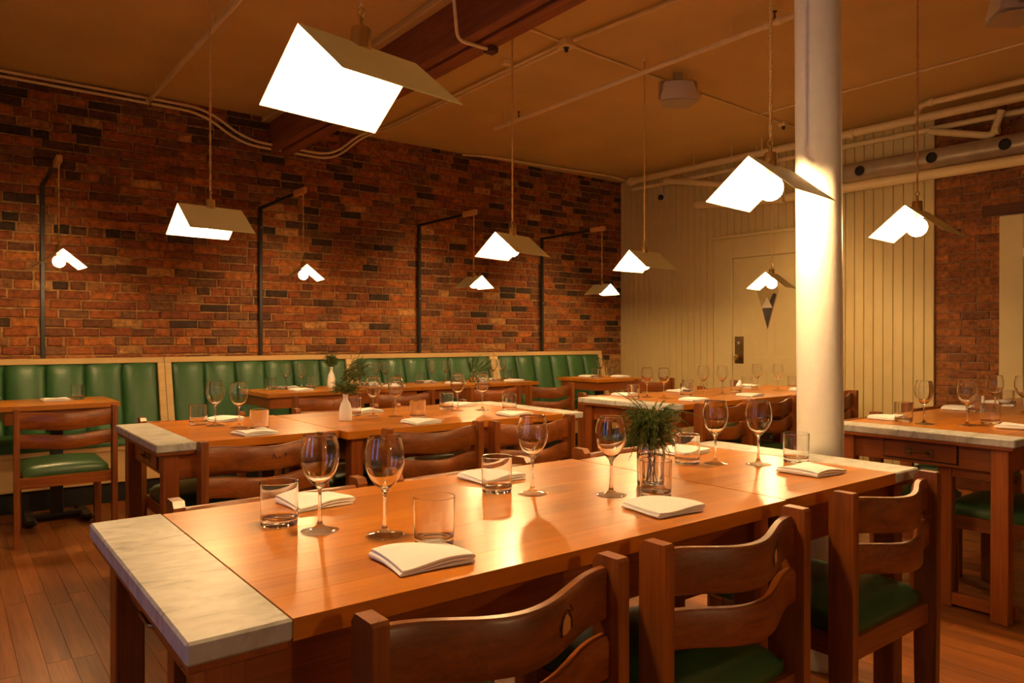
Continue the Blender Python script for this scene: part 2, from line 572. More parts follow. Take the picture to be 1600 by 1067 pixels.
# door in the panelled wall
d1 = tag(put('door_1', None, None, (XW, 0, 0)), 'cream painted door with wide casing in the panelled wall', None, None, 'structure')
yl, yr = 4.82, 3.90
box_obj('casing', 'door_paint', d1, -.045, 0, yl, D1A, 0, 2.265, .006)
box_obj('casing', 'door_paint', d1, -.045, 0, D1B, yr, 0, 2.265, .006)
box_obj('head_casing', 'door_paint', d1, -.045, 0, yr, yl, 2.045, 2.265, .006)
box_obj('cap_moulding', 'door_paint', d1, -.065, 0, D1B - .02, D1A + .02, 2.265, 2.30, .008)
box_obj('door_leaf', 'door_paint', d1, -.030, -.002, yr + .004, yl - .004, 0.008, 2.040, .003)
for (a, b, c, d) in ((yr + .10, yr + .42, .2, .85), (yr + .50, yl - .10, .2, .85), (yr + .10, yr + .42, 1.02, 1.92), (yr + .50, yl - .10, 1.02, 1.92)):
    m = MB()
    m.box(-.034, -.030, a, a + .012, c, d, .001); m.box(-.034, -.030, b - .012, b, c, d, .001)
    m.box(-.034, -.030, a, b, c, c + .012, .001); m.box(-.034, -.030, a, b, d - .012, d, .001)
    m.obj('panel_bead', 'door_paint', d1)
lp = box_obj('lock_plate', 'old_brass', d1, -.036, -.030, 4.68, 4.79, .915, 1.205, .002)
MB().lathe([(0, 0), (.016, .002), (.018, .010), (.006, .012), (0, .013)], 12).obj('keyhole', 'steel', lp, True, (-.036, 4.735, 1.135)).rotation_euler = (0, radians(-90), 0)
MB().lathe([(0, 0), (.012, 0), (.010, .02), (.026, .035), (.030, .05), (.020, .064), (0, .066)], 16).obj('knob', 'brass', lp, True, (-.036, 4.735, .985)).rotation_euler = (0, radians(-90), 0)

# kite-shaped plaque on the door, room reflections painted in as flat shapes
pl = thing('wall_mirror', 'kite-shaped plaque with reflections painted as dark arches and a cream triangle on the door', 'mirror', (XW - .030, 4.39, 1.285))
def yz_poly(name, mat, pts, x0, x1, parent):
    n = len(pts); vv = [(x0, p[0], p[1]) for p in pts] + [(x1, p[0], p[1]) for p in pts]
    ff = [tuple(range(n)), tuple(range(2 * n - 1, n - 1, -1))] + [(i, i + n, (i + 1) % n + n, (i + 1) % n) for i in range(n)]
    return MB().add(vv, ff).obj(name, mat, parent)
yz_poly('backing', 'mirror_tan', [(0, 0), (-.125, .40), (0, .55), (.125, .40)], -.012, 0, pl)
yz_poly('dark_reflection', 'mirror_dark', [(0, .004), (.055, .205), (.052, .215), (-.062, .215)], -.015, -.012, pl)
arc = [(-.035 - .045 * cos(t) , .285 + .07 * sin(t)) for t in [pi * i / 10 for i in range(11)]]
yz_poly('dark_reflection', 'mirror_dark', [(.01 - .022, .215), (-.063, .215)] + [(-.104, .345)] + [(-.085, .365), (-.06, .352), (-.035, .30)], -.015, -.012, pl)
yz_poly('cream_reflection', 'mirror_cream', [(.062, .215), (-.062, .215), (.002, .325)], -.018, -.015, pl)

# second door at the right edge of the view
d2 = tag(put('door_2', None, None, (XW, 0, 0)), 'cream door frame set in the bare brick at right', None, None, 'structure')
box_obj('casing', 'door_paint', d2, -.04, .012, D2A - .17, D2A, 0, 2.17, .005)
box_obj('casing', 'door_paint', d2, -.04, .012, D2B, D2B + .17, 0, 2.17, .005)
box_obj('head_casing', 'door_paint', d2, -.04, .012, D2B + .17, D2A - .17, 2.02, 2.17, .005)
box_obj('stop', 'door_paint', d2, -.02, .012, D2A - .20, D2A - .17, 0, 2.02, .003)
box_obj('door_leaf', 'door_paint', d2, -.012, .012, D2B + .175, D2A - .205, .01, 2.0, .003)
box_obj('hinge', 'pipe_paint', d2, -.045, -.02, D2A - .215, D2A - .165, 1.83, 1.90, .004)
box_obj('latch', 'black_metal', d2, -.03, -.012, D2A - .225, D2A - .20, 1.06, 1.08, .003)
box_obj('lintel', 'rust', wall_brick, XW - .012, XW + .06, 1.0, 2.42, 2.185, 2.27, .004)

# ceiling timbers
bm_ = tag(box_obj('ceiling_beam', 'beam_wood', None, 2.30, 2.372, YF, YB, 2.845, ZC, .008), kind='structure')
bm_['label'] = 'dark reddish timber beam running across the ceiling'
bm2 = box_obj('beam_half', 'beam_wood', bm_, 2.392, 2.500, YF, YB, 2.838, ZC, .006)
box_obj('trim_1', 'ceiling_paint', None, 2.235, 2.30, YF, YB, ZC - .045, ZC, .006)['kind'] = 'structure'
box_obj('trim_2', 'ceiling_paint', None, 2.50, 2.55, YF, YB, ZC - .04, ZC, .006)['kind'] = 'structure'

# ------------------------------------------------------------------ pipes, conduits and ceiling gear
def smooth_path(pts, r=0.06, n=5):
    P = [Vector(p) for p in pts]; out = [P[0]]
    for a, b, c in zip(P, P[1:], P[2:]):
        u, w = (a - b), (c - b)
        d = min(r, u.length * .45, w.length * .45)
        p0, p1 = b + u.normalized() * d, b + w.normalized() * d
        for i in range(n + 1):
            t = i / n
            out.append(p0 * (1 - t) ** 2 + b * 2 * t * (1 - t) + p1 * t * t)
    out.append(P[-1])
    return out
def pipe(name, label, cat, pts, r, mat='pipe_paint', bend=.08, collars=(), group=None):
    o = MB().tube(smooth_path(pts, bend), r, 10).obj(name, mat, None, True)
    tag(o, label, cat, group)
    for c, ax in collars:
        m = MB()
        p0, p1 = Vector(c), Vector(c)
        d = [0, 0, 0]; d[ax] = .02
        m.tube([p0 - Vector(d), p0 + Vector(d)], r * 1.3, 10).obj('collar', mat, o, True)
    return o
S1 = pipe('sprinkler_pipe', 'slim painted sprinkler pipe ending near the left of the brick wall', 'pipe',
          [(1.28, 6.30, 3.04), (1.31, -1.0, 3.04)], .017, collars=[((1.285, 4.9, 3.04), 1), ((1.28, 6.28, 3.04), 1)])
MB().tube([(1.28, 6.05, 3.055), (1.28, 6.05, ZC)], .004, 6).obj('hanger_rod', 'pipe_paint', S1)
MB().tube([(1.29, 4.6, 3.055), (1.29, 4.6, ZC)], .005, 6).obj('hanger_rod', 'pipe_paint', S1)
MB().lathe([(0, -.05), (.014, -.05), (.014, -.046), (.004, -.045), (.006, -.01), (.012, 0), (0, 0)], 10).obj('sprinkler_head', 'old_brass', S1, True, (1.28, 6.22, 3.025))
S2 = pipe('sprinkler_pipe', 'slim painted sprinkler pipe passing the dome speaker towards the column', 'pipe',
          [(3.83, 5.2, 3.02), (3.83, 2.2, 3.02), (3.83, -1.0, 3.02)], .018, collars=[((3.83, 2.42, 3.02), 1), ((3.83, 2.50, 3.02), 1), ((3.83, 5.0, 3.02), 1)])
for yy in (5.05, 2.75):
    MB().tube([(3.83, yy, 3.035), (3.83, yy, ZC)], .004, 6).obj('hanger_rod', 'pipe_paint', S2)
for yy in (4.85, 2.45):
    MB().lathe([(0, .05), (.014, .05), (.014, .046), (.004, .045), (.006, .01), (.012, 0), (0, 0)], 10).obj('sprinkler_head', 'rust', S2, True, (3.83, yy, 3.037))

pipe('conduit', 'upper of two conduits running along the brick wall and under the beam', 'conduit',
     [(-.6, 6.44, 3.115), (1.75, 6.44, 3.105), (2.08, 6.42, 2.895), (2.86, 6.40, 2.875), (3.10, 6.30, 3.10), (3.22, 6.05, 3.118), (3.22, 3.65, 3.118)], .011, bend=.16)
pipe('conduit', 'lower of two conduits running along the brick wall and under the beam', 'conduit',
     [(-.6, 6.475, 3.085), (1.72, 6.475, 3.075), (2.05, 6.455, 2.865), (2.89, 6.44, 2.845), (3.14, 6.33, 3.09), (3.26, 6.05, 3.113), (3.26, 3.65, 3.113)], .011, bend=.16)
pipe('conduit', 'ceiling conduit leading right from the large junction box towards the camera', 'conduit',
     [(3.24, 3.52, 3.118), (3.33, 2.6, 3.118), (3.36, -1, 3.118)], .014)
pipe('conduit', 'thin ceiling conduit joining the junction box to the speaker and beyond', 'conduit',
     [(2.56, 3.56, 3.128), (3.2, 3.62, 3.128), (4.6, 3.70, 3.128), (6.0, 3.76, 3.128), (6.7, 3.76, 3.128)], .008)
pipe('conduit', 'pair of conduits dropping over the timber beam', 'conduit',
     [(1.7, 2.7, 3.128), (1.98, 3.12, 3.128), (2.20, 3.36, 3.07), (2.24, 3.38, 2.823), (2.48, 3.38, 2.823)], .010, bend=.05)
box_obj('conduit_shoe', 'rust', None, 2.44, 2.50, 3.35, 3.41, 2.805, 2.837, .004)
tag(bpy.data.objects['conduit_shoe'], 'small metal clip ending the conduit under the beam', 'clip')
pipe('conduit', 'straight thin conduit on the ceiling right of the column', 'conduit',
     [(5.62, 3.72, 3.13), (5.66, -1.0, 3.13)], .009)
pipe('conduit', 'conduit pair hugging the ceiling corner above the fourth wall lamp', 'conduit',
     [(4.35, 6.47, 3.125), (4.6, 6.35, 3.12), (6.35, 6.20, 3.11), (6.6, 6.15, 3.06)], .012, bend=.2)
def jbox(label, x, y, z0, s, h, loc_mat='pipe_paint'):
    t = thing('junction_box', label, 'junction box', (x, y, ZC), group='ceiling junction boxes')
    box_obj('case', loc_mat, t, -s, s, -s, s, -h, 0, .006)
    MB().lathe([(0, -h - .028), (.012, -h - .026), (.014, -h - .004), (.022, -h), (0, -h)], 10).obj('nipple', 'black_metal', t, True)
    return t
jbox('square junction box where the ceiling conduits cross', 3.24, 3.60, ZC, .05, .05)
jbox('round junction box beside the dome speaker', 4.72, 3.73, ZC, .042, .045)
jbox('small junction box on the ceiling just left of the column', 6.02, 3.76, ZC, .035, .04)
t = thing('cable_clamp', 'small boxy clamp on the conduit near the beam', 'clamp', (3.16, 4.12, ZC))
box_obj('clamp_body', 'pipe_paint', t, -.05, .03, -.02, .02, -.035, 0, .004)

# big pipes along the panelled wall
pipe('steam_pipe', 'thick painted pipe high along the panelled wall', 'pipe', [(6.52, 6.12, 3.06), (6.52, 5.5, 3.06), (6.50, -1.0, 3.00)], .036, collars=[((6.52, 6.08, 3.06), 1), ((6.515, 3.38, 3.035), 1)])
pipe('steam_pipe', 'slimmer painted pipe just below the thick one on the panelled wall', 'pipe', [(6.665, 6.2, 3.0), (6.665, 5.5, 2.99), (6.665, -1.0, 2.93)], .024, collars=[((6.665, 5.55, 2.99), 1)])
pipe('steam_pipe', 'short painted pipe tucked against the ceiling at far right', 'pipe', [(6.30, -1.0, 3.06), (6.30, 2.70, 3.085), (6.42, 2.78, 3.06)], .024, collars=[((6.30, 2.62, 3.085), 1)])
pipe('drain_pipe', 'slanting capped pipe below the ceiling pipes left of the column', 'pipe', [(6.44, 5.5, 2.96), (6.40, 4.7, 2.78), (6.38, 4.2, 2.66)], .030)
pipe('drain_pipe', 'painted pipe with a rounded end behind the second row pendant', 'pipe', [(6.60, 5.18, 2.66), (6.52, 4.6, 2.60), (6.50, 4.05, 2.55)], .045)
pipe('drain_pipe', 'elbow pipe dropping from the ceiling pipes in the right corner', 'pipe', [(6.59, 2.75, 2.93), (6.59, 2.28, 2.79), (6.59, 2.22, 2.98)], .028, bend=.05, collars=[((6.59, 2.255, 2.83), 1)])
MB().tube([(6.56, 4.4, 2.60), (6.56, 4.4, ZC)], .006, 6).obj('hanger_rod', 'pipe_paint', bpy.data.objects['drain_pipe.001'])
du = thing('air_duct', 'long painted air duct with round black outlets at right', 'duct', (6.54, 3.70, 2.63))
MB().tube([(0, 0, .06), (0, -4.8, .02)], .085, 20).obj('duct_body', 'duct_metal', du, True)
for yy in (-.42, -1.02, -1.55):
    MB().lathe([(0, 0), (.042, 0), (.045, .004), (.034, .006), (.030, -.004), (0, -.004)], 16).obj('outlet', 'black_paint', du, True, (-.086, yy, .045)).rotation_euler = (0, radians(-90), 0)
pipe('steam_pipe', 'thick painted pipe running below the air duct at right', 'pipe', [(6.38, 3.95, 2.53), (6.38, -1.0, 2.50)], .042)
for i, (yy, lb) in enumerate(((5.02, 'left'), (4.55, 'middle'), (4.2, 'right'))):
    tag(MB().tube([(6.35, yy, ZC), (6.35, yy, 2.98)], .005, 6).obj('hanger_rod', 'pipe_paint'), '%s of three thin rods hanging from the ceiling by the pipes' % lb, 'rod', 'ceiling hanger rods')

# dome camera on the panelled wall
t = thing('dome_camera', 'small dark dome camera mounted high on the panelled wall', 'camera', (XW - .016, 5.80, 2.86))
MB().lathe([(0, 0), (.05, 0), (.05, .02), (.042, .03), (0, .03)], 16).obj('mount', 'speaker_shell', t, True).rotation_euler = (0, radians(-90), 0)
MB().sphere((-.045, 0, -.01), .034).obj('dome', 'black_metal', t, True)
MB().tube([(-.02, 0, .04), (-.02, 0, .15)], .010, 8).obj('bracket', 'speaker_shell', t, True)

def speaker(label, x, y, z, rz):
    t = thing('ceiling_speaker', label, 'speaker', (x, y, z), rz)
    m = MB()
    # bowed cabinet: wide curved front at the bottom, narrow top
    n = 8; low = []; up = []
    for i in range(n + 1):
        a = -1 + 2 * i / n
        low.append((a * .145, -.085 - .05 * (1 - a * a), 0)); up.append((a * .105, -.05 - .03 * (1 - a * a), .145))
    low += [(.10, .10, 0.02), (-.10, .10, 0.02)]; up += [(.08, .075, .145), (-.08, .075, .145)]
    k = len(low)
    m.add(low + up, [tuple(range(k))[::-1], tuple(range(k, 2 * k))] + [(i, (i + 1) % k, (i + 1) % k + k, i + k) for i in range(k)])
    cab = m.obj('cabinet', 'speaker_shell', t, 30)
    g = MB()
    pts = [(p[0] * .96, p[1] * .96 + .002, -.006) for p in low]
    g.add(pts + [(p[0], p[1], -.001) for p in pts], [tuple(range(k))[::-1], tuple(range(k, 2 * k))] + [(i, (i + 1) % k, (i + 1) % k + k, i + k) for i in range(k)])
    g.obj('grille', 'speaker_grille', t)
    b = MB()
    b.tube(smooth_path([(-.128, 0, .05), (-.128, 0, .168), (.128, 0, .168), (.128, 0, .05)], .04), .009, 8)
    b.box(-.14, -.116, -.022, .022, .03, .16, .008); b.box(.116, .14, -.022, .022, .03, .16, .008)
    b.obj('bracket', 'duct_metal', t)
    MB().box(-.03, .03, -.03, .03, .165, ZC - z, .004).obj('ceiling_mount', 'duct_metal', t)
speaker('cream speaker on a bracket hanging from the middle of the ceiling', 4.30, 3.55, 2.92, radians(-40))
speaker('cream speaker at the top right corner of the ceiling', 4.66, 1.52, 2.95, radians(40))

# cast column
cl = thing('column', 'white painted cast iron column behind the front table', 'column', (2.565, 1.443, 0))
prof = [(0, 0), (.118, 0), (.118, .03), (.105, .05), (.092, .07), (.082, .085)]
for i in range(14): prof.append((.0815 - .003 * (i / 13), .10 + i * .229))
prof += [(.078, 3.10), (0, 3.10)]
sh = MB().lathe(prof, 40).obj('shaft', 'column_paint', cl, 50)
sh.rotation_euler = (radians(-.25), radians(-.45), 0)
MB().lathe([(0, 3.06), (.13, 3.06), (.14, 3.09), (.14, ZC), (0, ZC)], 32).obj('cap_plate', 'column_paint', cl, 30)
MB().tube([(.076, -.03, .1), (.062, -.02, 3.06)], .006, 6).obj('conduit_line', 'column_paint', cl, True)

# ------------------------------------------------------------------ banquettes along the brick wall
UNITS = [(-.21, 1.41, 'leftmost'), (1.41, 3.03, 'second from left'), (3.03, 4.69, 'third from left'), (4.69, 6.32, 'rightmost')]
def cushion_grid(w, h, d, bulge, nx_=8, nz_=10, edge=.03):
    """rounded pillow panel in the x-z plane, front towards -y"""
    m = MB(); vv = []
    def f(t, e): return min(1.0, max(0.0, (1 - abs(t)) / e)) if True else 0
    for j in range(nz_ + 1):
        for i in range(nx_ + 1):
            a, b = -1 + 2 * i / nx_, -1 + 2 * j / nz_
            ax, az = math.copysign(abs(a) ** .75, a), math.copysign(abs(b) ** .65, b)
            px, pz = (1 - abs(ax) ** 5) ** .5, (1 - abs(az) ** 9) ** .5
            vv.append((ax * w / 2, -d * (.35 + .65 * px * pz) - bulge * px * (1 - ax * ax), (az + 1) * h / 2))
    ff = [(j * (nx_ + 1) + i, j * (nx_ + 1) + i + 1, (j + 1) * (nx_ + 1) + i + 1, (j + 1) * (nx_ + 1) + i) for j in range(nz_) for i in range(nx_)]
    o = len(vv)
    ring = [i for i in range(nx_ + 1)] + [(j + 1) * (nx_ + 1) - 1 for j in range(1, nz_ + 1)] + [nz_ * (nx_ + 1) + i for i in range(nx_ - 1, -1, -1)] + [j * (nx_ + 1) for j in range(nz_ - 1, 0, -1)]
    for i in ring: vv.append((vv[i][0], 0, vv[i][2]))
    k = len(ring)
    for i in range(k): ff.append((ring[i], ring[(i + 1) % k], o + (i + 1) % k, o + i))
    ff.append(tuple(o + i for i in range(k)))
    return m.add(vv, ff)
lean = math.atan2(.13, .53)
for (a, b, nm) in UNITS:
    t = thing('banquette', 'green channelled banquette with maple frame, %s along the brick wall' % nm, 'banquette', (a, 6.48, 0), group='banquettes along the brick wall')
    W = b - a
    box_obj('plinth', 'black_paint', t, .004, W - .004, -.50, -.03, 0, .145, .002)
    box_obj('front_panel', 'maple', t, .003, W - .003, -.535, -.51, .145, .375, .003)
    box_obj('seat_rail', 'maple', t, .003, W - .003, -.555, -.48, .376, .412, .004)
    m = MB(); m.box(0, 0.001, 0, .001, 0, .001)
    s_ = cushion_grid(W - .012, .50, .075, .012, 14, 8)
    st = s_.obj('seat_cushion', 'green_vinyl', t, 50, (W / 2, -.56, .412)); st.rotation_euler = (radians(-90), 0, 0)
    st.location = (W / 2, -.565, .414)
    st.rotation_euler = (radians(-90), 0, 0)
    box_obj('top_rail', 'maple', t, .002, W - .002, -.105, 0, .992, 1.035, .003)
    for (x0, x1) in ((.002, .05), (W - .05, W - .002)):
        yb = -.255
        vv = [(x0, yb, .42), (x1, yb, .42), (x1, 0, .42), (x0, 0, .42), (x0, -.104, .992), (x1, -.104, .992), (x1, 0, .992), (x0, 0, .992)]
        MB().add(vv, [(0, 3, 2, 1), (4, 5, 6, 7), (0, 1, 5, 4), (2, 3, 7, 6), (0, 4, 7, 3), (1, 2, 6, 5)]).obj('stile', 'maple', t)
    cw = (W - .104) / 6
    key = ('ch', round(cw, 3))
    if key not in bm_cache:
        bm_cache[key] = cushion_grid(cw - .001, .575, .028, .022).mesh('back_channel', 'green_vinyl', 60)
    for i in range(6):
        o = put('back_channel', bm_cache[key], t, (.052 + cw * (i + .5), -.205, .428))
        o.rotation_euler = (-lean, 0, 0)
    box_obj('back_board', 'maple', t, .05, W - .05, -.04, 0, .42, .99, 0)

# ------------------------------------------------------------------ lamps
def shade_mesh(L, s, d):
    m = MB(); th = .0022
    h = L / 2
    for sg in (1, -1):
        # outer sheet and inner sheet (thickness along z)
        o = [(-h, 0, 0), (h, 0, 0), (h, sg * s, -d), (-h, sg * s, -d)]
        i = [(x, y, z_ - th) for x, y, z_ in o]
        m.cur = 0
        m.add(o, [(0, 1, 2, 3)]); m.add([o[0], o[3], i[3], i[0]], [(0, 1, 2, 3)]); m.add([o[1], o[2], i[2], i[1]], [(0, 1, 2, 3)]); m.add([o[2], o[3], i[3], i[2]], [(0, 1, 2, 3)])
        m.cur = 1
        m.add(i, [(0, 1, 2, 3)])
    me = m.mesh('shade', ['shade_outer', 'shade_inner'])
    return me
def pendant(name, label, x, y, zr, yaw, k, ztop, group, canopy=None):
    L, s, d = .304 * k, .158 * k, .129 * k
    t = thing(name, label, 'pendant lamp', (x, y, zr), yaw, group)
    key = ('shade', k)
    if key not in bm_cache:
        bm_cache[key] = shade_mesh(L, s, d)
        bm_cache['sock', k] = MB().lathe([(0, -.045 * k), (.015 * k, -.045 * k), (.015 * k, -.012), (.022 * k, -.012), (.022 * k, .030 * k), (.020 * k, .034 * k), (.006, .035 * k), (.005, .060 * k), (0, .060 * k)], 20).mesh('socket', 'brass', 40)
        bm_cache['bulb', k] = MB().sphere((0, 0, -.086 * k), .043 * k, 20, 12).mesh('bulb', 'bulb_glow', 'all')
    put('shade', bm_cache[key], t)
    put('socket', bm_cache['sock', k], t)
    put('bulb', bm_cache['bulb', k], t)
    MB().torus((0, 0, .068 * k), .010, .0022, 0).obj('ring', 'brass', t, True)
    H = ztop - zr
    m = MB(); n = max(12, int(H / .02)); 
    for ph in (0, pi):
        m.tube([(.0028 * cos(ph + i * .9), .0028 * sin(ph + i * .9), .076 * k + (H - .076 * k) * i / n) for i in range(n + 1)], .0032, 5)
    m.obj('cord', 'cord_fabric', t, True)
    if canopy:
        MB().lathe([(0, H - canopy[1]), (canopy[0], H - canopy[1]), (canopy[0], H), (0, H)], 28).obj('canopy', 'pipe_paint', t, 40)
    return t
PG = 'folded sheet pendants over the tables'
pendant('pendant_lamp', 'largest folded pendant, hanging closest over the front table', .716, 1.456, 1.821, .155, 1.0, ZC, PG, (.07, .03))
pendant('pendant_lamp', 'folded pendant with glowing globe hanging in front of the white column', 2.241, 1.449, 1.786, .106, 1.0, ZC, PG, (.012, .02))
pendant('pendant_lamp', 'folded pendant over the right table, before the bare brick strip', 3.562, 1.541, 1.785, .081, 1.0, ZC, PG, (.012, .02))
pendant('pendant_lamp', 'folded pendant over the left end of the middle table', 1.016, 3.666, 1.816, .098, 1.0, ZC, PG, (.012, .02))
pendant('pendant_lamp', 'folded pendant over the right end of the middle table', 2.625, 3.384, 1.791, .212, 1.0, ZC, PG, (.012, .02))
pendant('pendant_lamp', 'folded pendant hanging before the corner of brick and panelling', 3.881, 3.498, 1.793, -.014, 1.0, ZC, PG, (.012, .02))
pendant('pendant_lamp', 'folded pendant hanging in front of the door plaque', 5.473, 3.525, 1.73, .234, 1.0, ZC, PG, (.012, .02))
pendant('pendant_lamp', 'folded pendant added out of view behind the camera', 1.3, -1.75, 1.80, 1.5, 1.0, ZC, PG, (.012, .02))  # added unseen lamp, turned to light the front chairs and shades
ARMX = [(.590, 1.644, 'leftmost'), (2.205, 1.40, 'second from left'), (3.805, 1.558, 'third from left'), (5.425, 1.559, 'rightmost')]
for x, yaw, nm in ARMX:
    t = thing('lamp_bracket', 'black bracket with wooden tip on the brick wall, %s of four' % nm, 'lamp bracket', (x, 6.44, 1.036), group='wall lamp brackets')
    box_obj('pole', 'black_metal', t, -.014, .014, -.016, .016, 0, 1.30, .002)
    box_obj('arm', 'black_metal', t, -.011, .011, -.80, -.016, 1.276, 1.30, .002)
    box_obj('wooden_tip', 'pale_wood', t, -.017, .017, -1.005, -.80, 1.266, 1.312, .004)
    for zz in (1.12, .55):
        MB().sphere((0, -.017, zz), .005, 8, 5).obj('screw', 'steel', t)
    pendant('wall_pendant', 'small folded pendant hanging from the %s wall bracket' % nm, x, 5.475, 1.748, yaw, .845, 2.302, 'small pendants on the wall brackets')

# ------------------------------------------------------------------ tables
TZ = .773
def wood_legs(t, x0, x1, y0, y1, ztop, s=.066, s2=.058):
    for xx in (x0, x1 - s2):
        for yy in (y0, y1 - s):
            box_obj('leg', 'table_frame_z', t, xx, xx + s2, yy, yy + s, 0, ztop, .003)
def dining_table(label, x0, x1, y0, y1, marble_end=None, drawer=None, group='long dining tables'):
    t = thing('dining_table', label, 'table', (x0, y0, 0), group=group)
    W, D = x1 - x0, y1 - y0
    mw = .150
    a, b = 0.0, W
    th = .034
    if marble_end == 'left': a = mw
    if marble_end == 'right': b = W - mw
    n = 8
    key = ('tb', round(b - a, 3), round(D / n, 4))
    if key not in bm_cache:
        bm_cache[key] = MB().box(.0004, b - a - .0004, .00005, D / n - .00005, TZ - th, TZ, .0004).mesh('board', 'table_board')
    for i in range(n):
        put('board', bm_cache[key], t, (a, D / n * i, 0))
    if marble_end:
        m0, m1 = (0, mw) if marble_end == 'left' else (W - mw, W)
        box_obj('marble_slab', 'marble', t, m0 + .0005, m1 - .0005, -.004, D + .004, TZ - th + .002, TZ + .0015, .004)
        box_obj('slab_rail', 'table_frame_y', t, m0 + .006, m1 - .004, .004, D - .004, TZ - th - .012, TZ - th + .002, .002)
    zt = TZ - th - .012
    za = zt - .105
    i0 = .035
    box_obj('apron', 'table_frame_x', t, i0 + .05, W - i0 - .05, .045, .067, za, TZ - th, .002)
    box_obj('apron', 'table_frame_x', t, i0 + .05, W - i0 - .05, D - .067, D - .045, za, TZ - th, .002)
    for e in ('left', 'right'):
        xa, xb = (i0 + .026, i0 + .048) if e == 'left' else (W - i0 - .048, W - i0 - .026)
        box_obj('end_apron', 'table_frame_y', t, xa, xb, .06, D - .06, za, TZ - th, .002)
        if drawer == e:
            sx = -1 if e == 'left' else 1
            f0, f1 = (xa - .008, xa) if e == 'left' else (xb, xb + .008)
            g0, g1 = (xa - .001, xa + .004) if e == 'left' else (xb - .004, xb + .001)
            box_obj('drawer_gap_shade', 'black_paint', t, g0, g1, D * .30 - .006, D * .70 + .006, za + .012, zt - .002, 0)  # black backing stands in for the shade around the drawer
            dr = box_obj('drawer', 'table_frame_y', t, f0, f1, D * .30, D * .70, za + .018, zt - .008, .002)
            xm = f0 if e == 'left' else f1
            h = MB()
            h.tube(smooth_path([(xm, D * .44, zt - .055), (xm + sx * .022, D * .45, zt - .050), (xm + sx * .022, D * .55, zt - .050), (xm, D * .56, zt - .055)], .01), .0045, 8)
            for q in (.44, .56): h.box(min(xm, xm + sx * .004), max(xm, xm + sx * .004), D * q - .014, D * q + .014, zt - .072, zt - .038, .001)
            h.obj('handle', 'old_brass', dr, 40)
    wood_legs(t, i0, W - i0, .03, D - .03, TZ - th)
    return t
T1a = dining_table('long part of the front table, marble strip at its left end', .258, 1.708, 1.055, 1.868, 'left', 'left')
T1b = dining_table('short part of the front table, marble end beside the white column', 1.712, 2.462, 1.062, 1.840, 'right')
T2a = dining_table('short part of the middle table, marble strip at its left end', .650, 1.408, 3.085, 3.915, 'left', 'left')
T2b = dining_table('long part of the middle table, marble strip at its right end', 1.412, 2.835, 3.010, 3.890, 'right')
T3a = dining_table('back right table with a grey marble strip facing the middle table', 3.500, 4.858, 2.965, 3.765, 'left', 'left')
T3b = dining_table('back right table half in front of the cream door', 4.862, 5.760, 2.965, 3.765, None)
T4a = dining_table('right table with a marble end and brass-handled drawer, by the right edge', 3.420, 5.140, 1.105, 1.880, 'left', 'left')
T4b = dining_table('far half of the right table, next to the bare brick strip', 5.144, 5.95, 1.105, 1.880, None)
for o, y0 in ((T4a, .27),):
    box_obj('leg', 'table_frame_z', o, .10, .145, y0, y0 + .06, 0, TZ - .155, .003)
    box_obj('stretcher', 'table_frame_y', o, .10, .135, .02, y0, .012, .065, .003)
    box_obj('stretcher', 'table_frame_y', o, .10, .135, .09, y0, .575, .618, .003)

def pedestal_table(label, x0, x1, y0, y1, mat='table_frame_x', npd=1):
    t = thing('banquette_table', label, 'table', (x0, y0, 0), group='pedestal tables at the banquettes')
    W, D = x1 - x0, y1 - y0
    n = 5
    key = ('pt', round(W, 3), round(D, 3), mat)
    if key not in bm_cache:
        bm_cache[key] = MB().box(.0004, W - .0004, .00005, D / n - .00005, TZ - .030, TZ, .0004).mesh('board', 'table_board' if mat == 'table_frame_x' else mat)
    for i in range(n): put('board', bm_cache[key], t, (0, D / n * i, 0))
    for (a, b, c, d, nm) in ((.03, W - .03, .03, .05, 'x'), (.03, W - .03, D - .05, D - .03, 'x'), (.03, .05, .05, D - .05, 'y'), (W - .05, W - .03, .05, D - .05, 'y')):
        box_obj('apron', 'table_frame_' + nm, t, a, b, c, d, TZ - .115, TZ - .030, .002)
    for p in range(npd):
        cx = W * (p + .5) / npd; cyy = D * .5
        box_obj('pedestal', 'black_metal', t, cx - .035, cx + .035, cyy - .035, cyy + .035, .045, TZ - .03, .004)
        m = MB()
        m.box(cx - .16, cx + .16, cyy - .045, cyy + .045, .012, .048, .012)
        m.box(cx - .19, cx - .12, cyy - .20, cyy + .20, .012, .045, .014); m.box(cx + .12, cx + .19, cyy - .20, cyy + .20, .012, .045, .014)
        for sx in (-.155, .155):
            for sy in (-.18, .18): m.lathe([(0, 0), (.014, 0), (.014, .014), (0, .014)], 10, (cx + sx, cyy + sy, 0))
        m.obj('foot', 'black_metal', t)
    return t
pedestal_table('square banquette table at the far left with one napkin and tumbler', .265, .915, 5.34, 5.94)
pedestal_table('banquette table with the round green posy in a white vase', 1.900, 3.215, 5.40, 6.02, npd=2)
pedestal_table('banquette table with the pine sprigs in a glass vase', 3.219, 4.520, 5.40, 6.02, npd=2)
pedestal_table('dark red banquette table in the far corner', 5.160, 5.810, 5.26, 5.88)

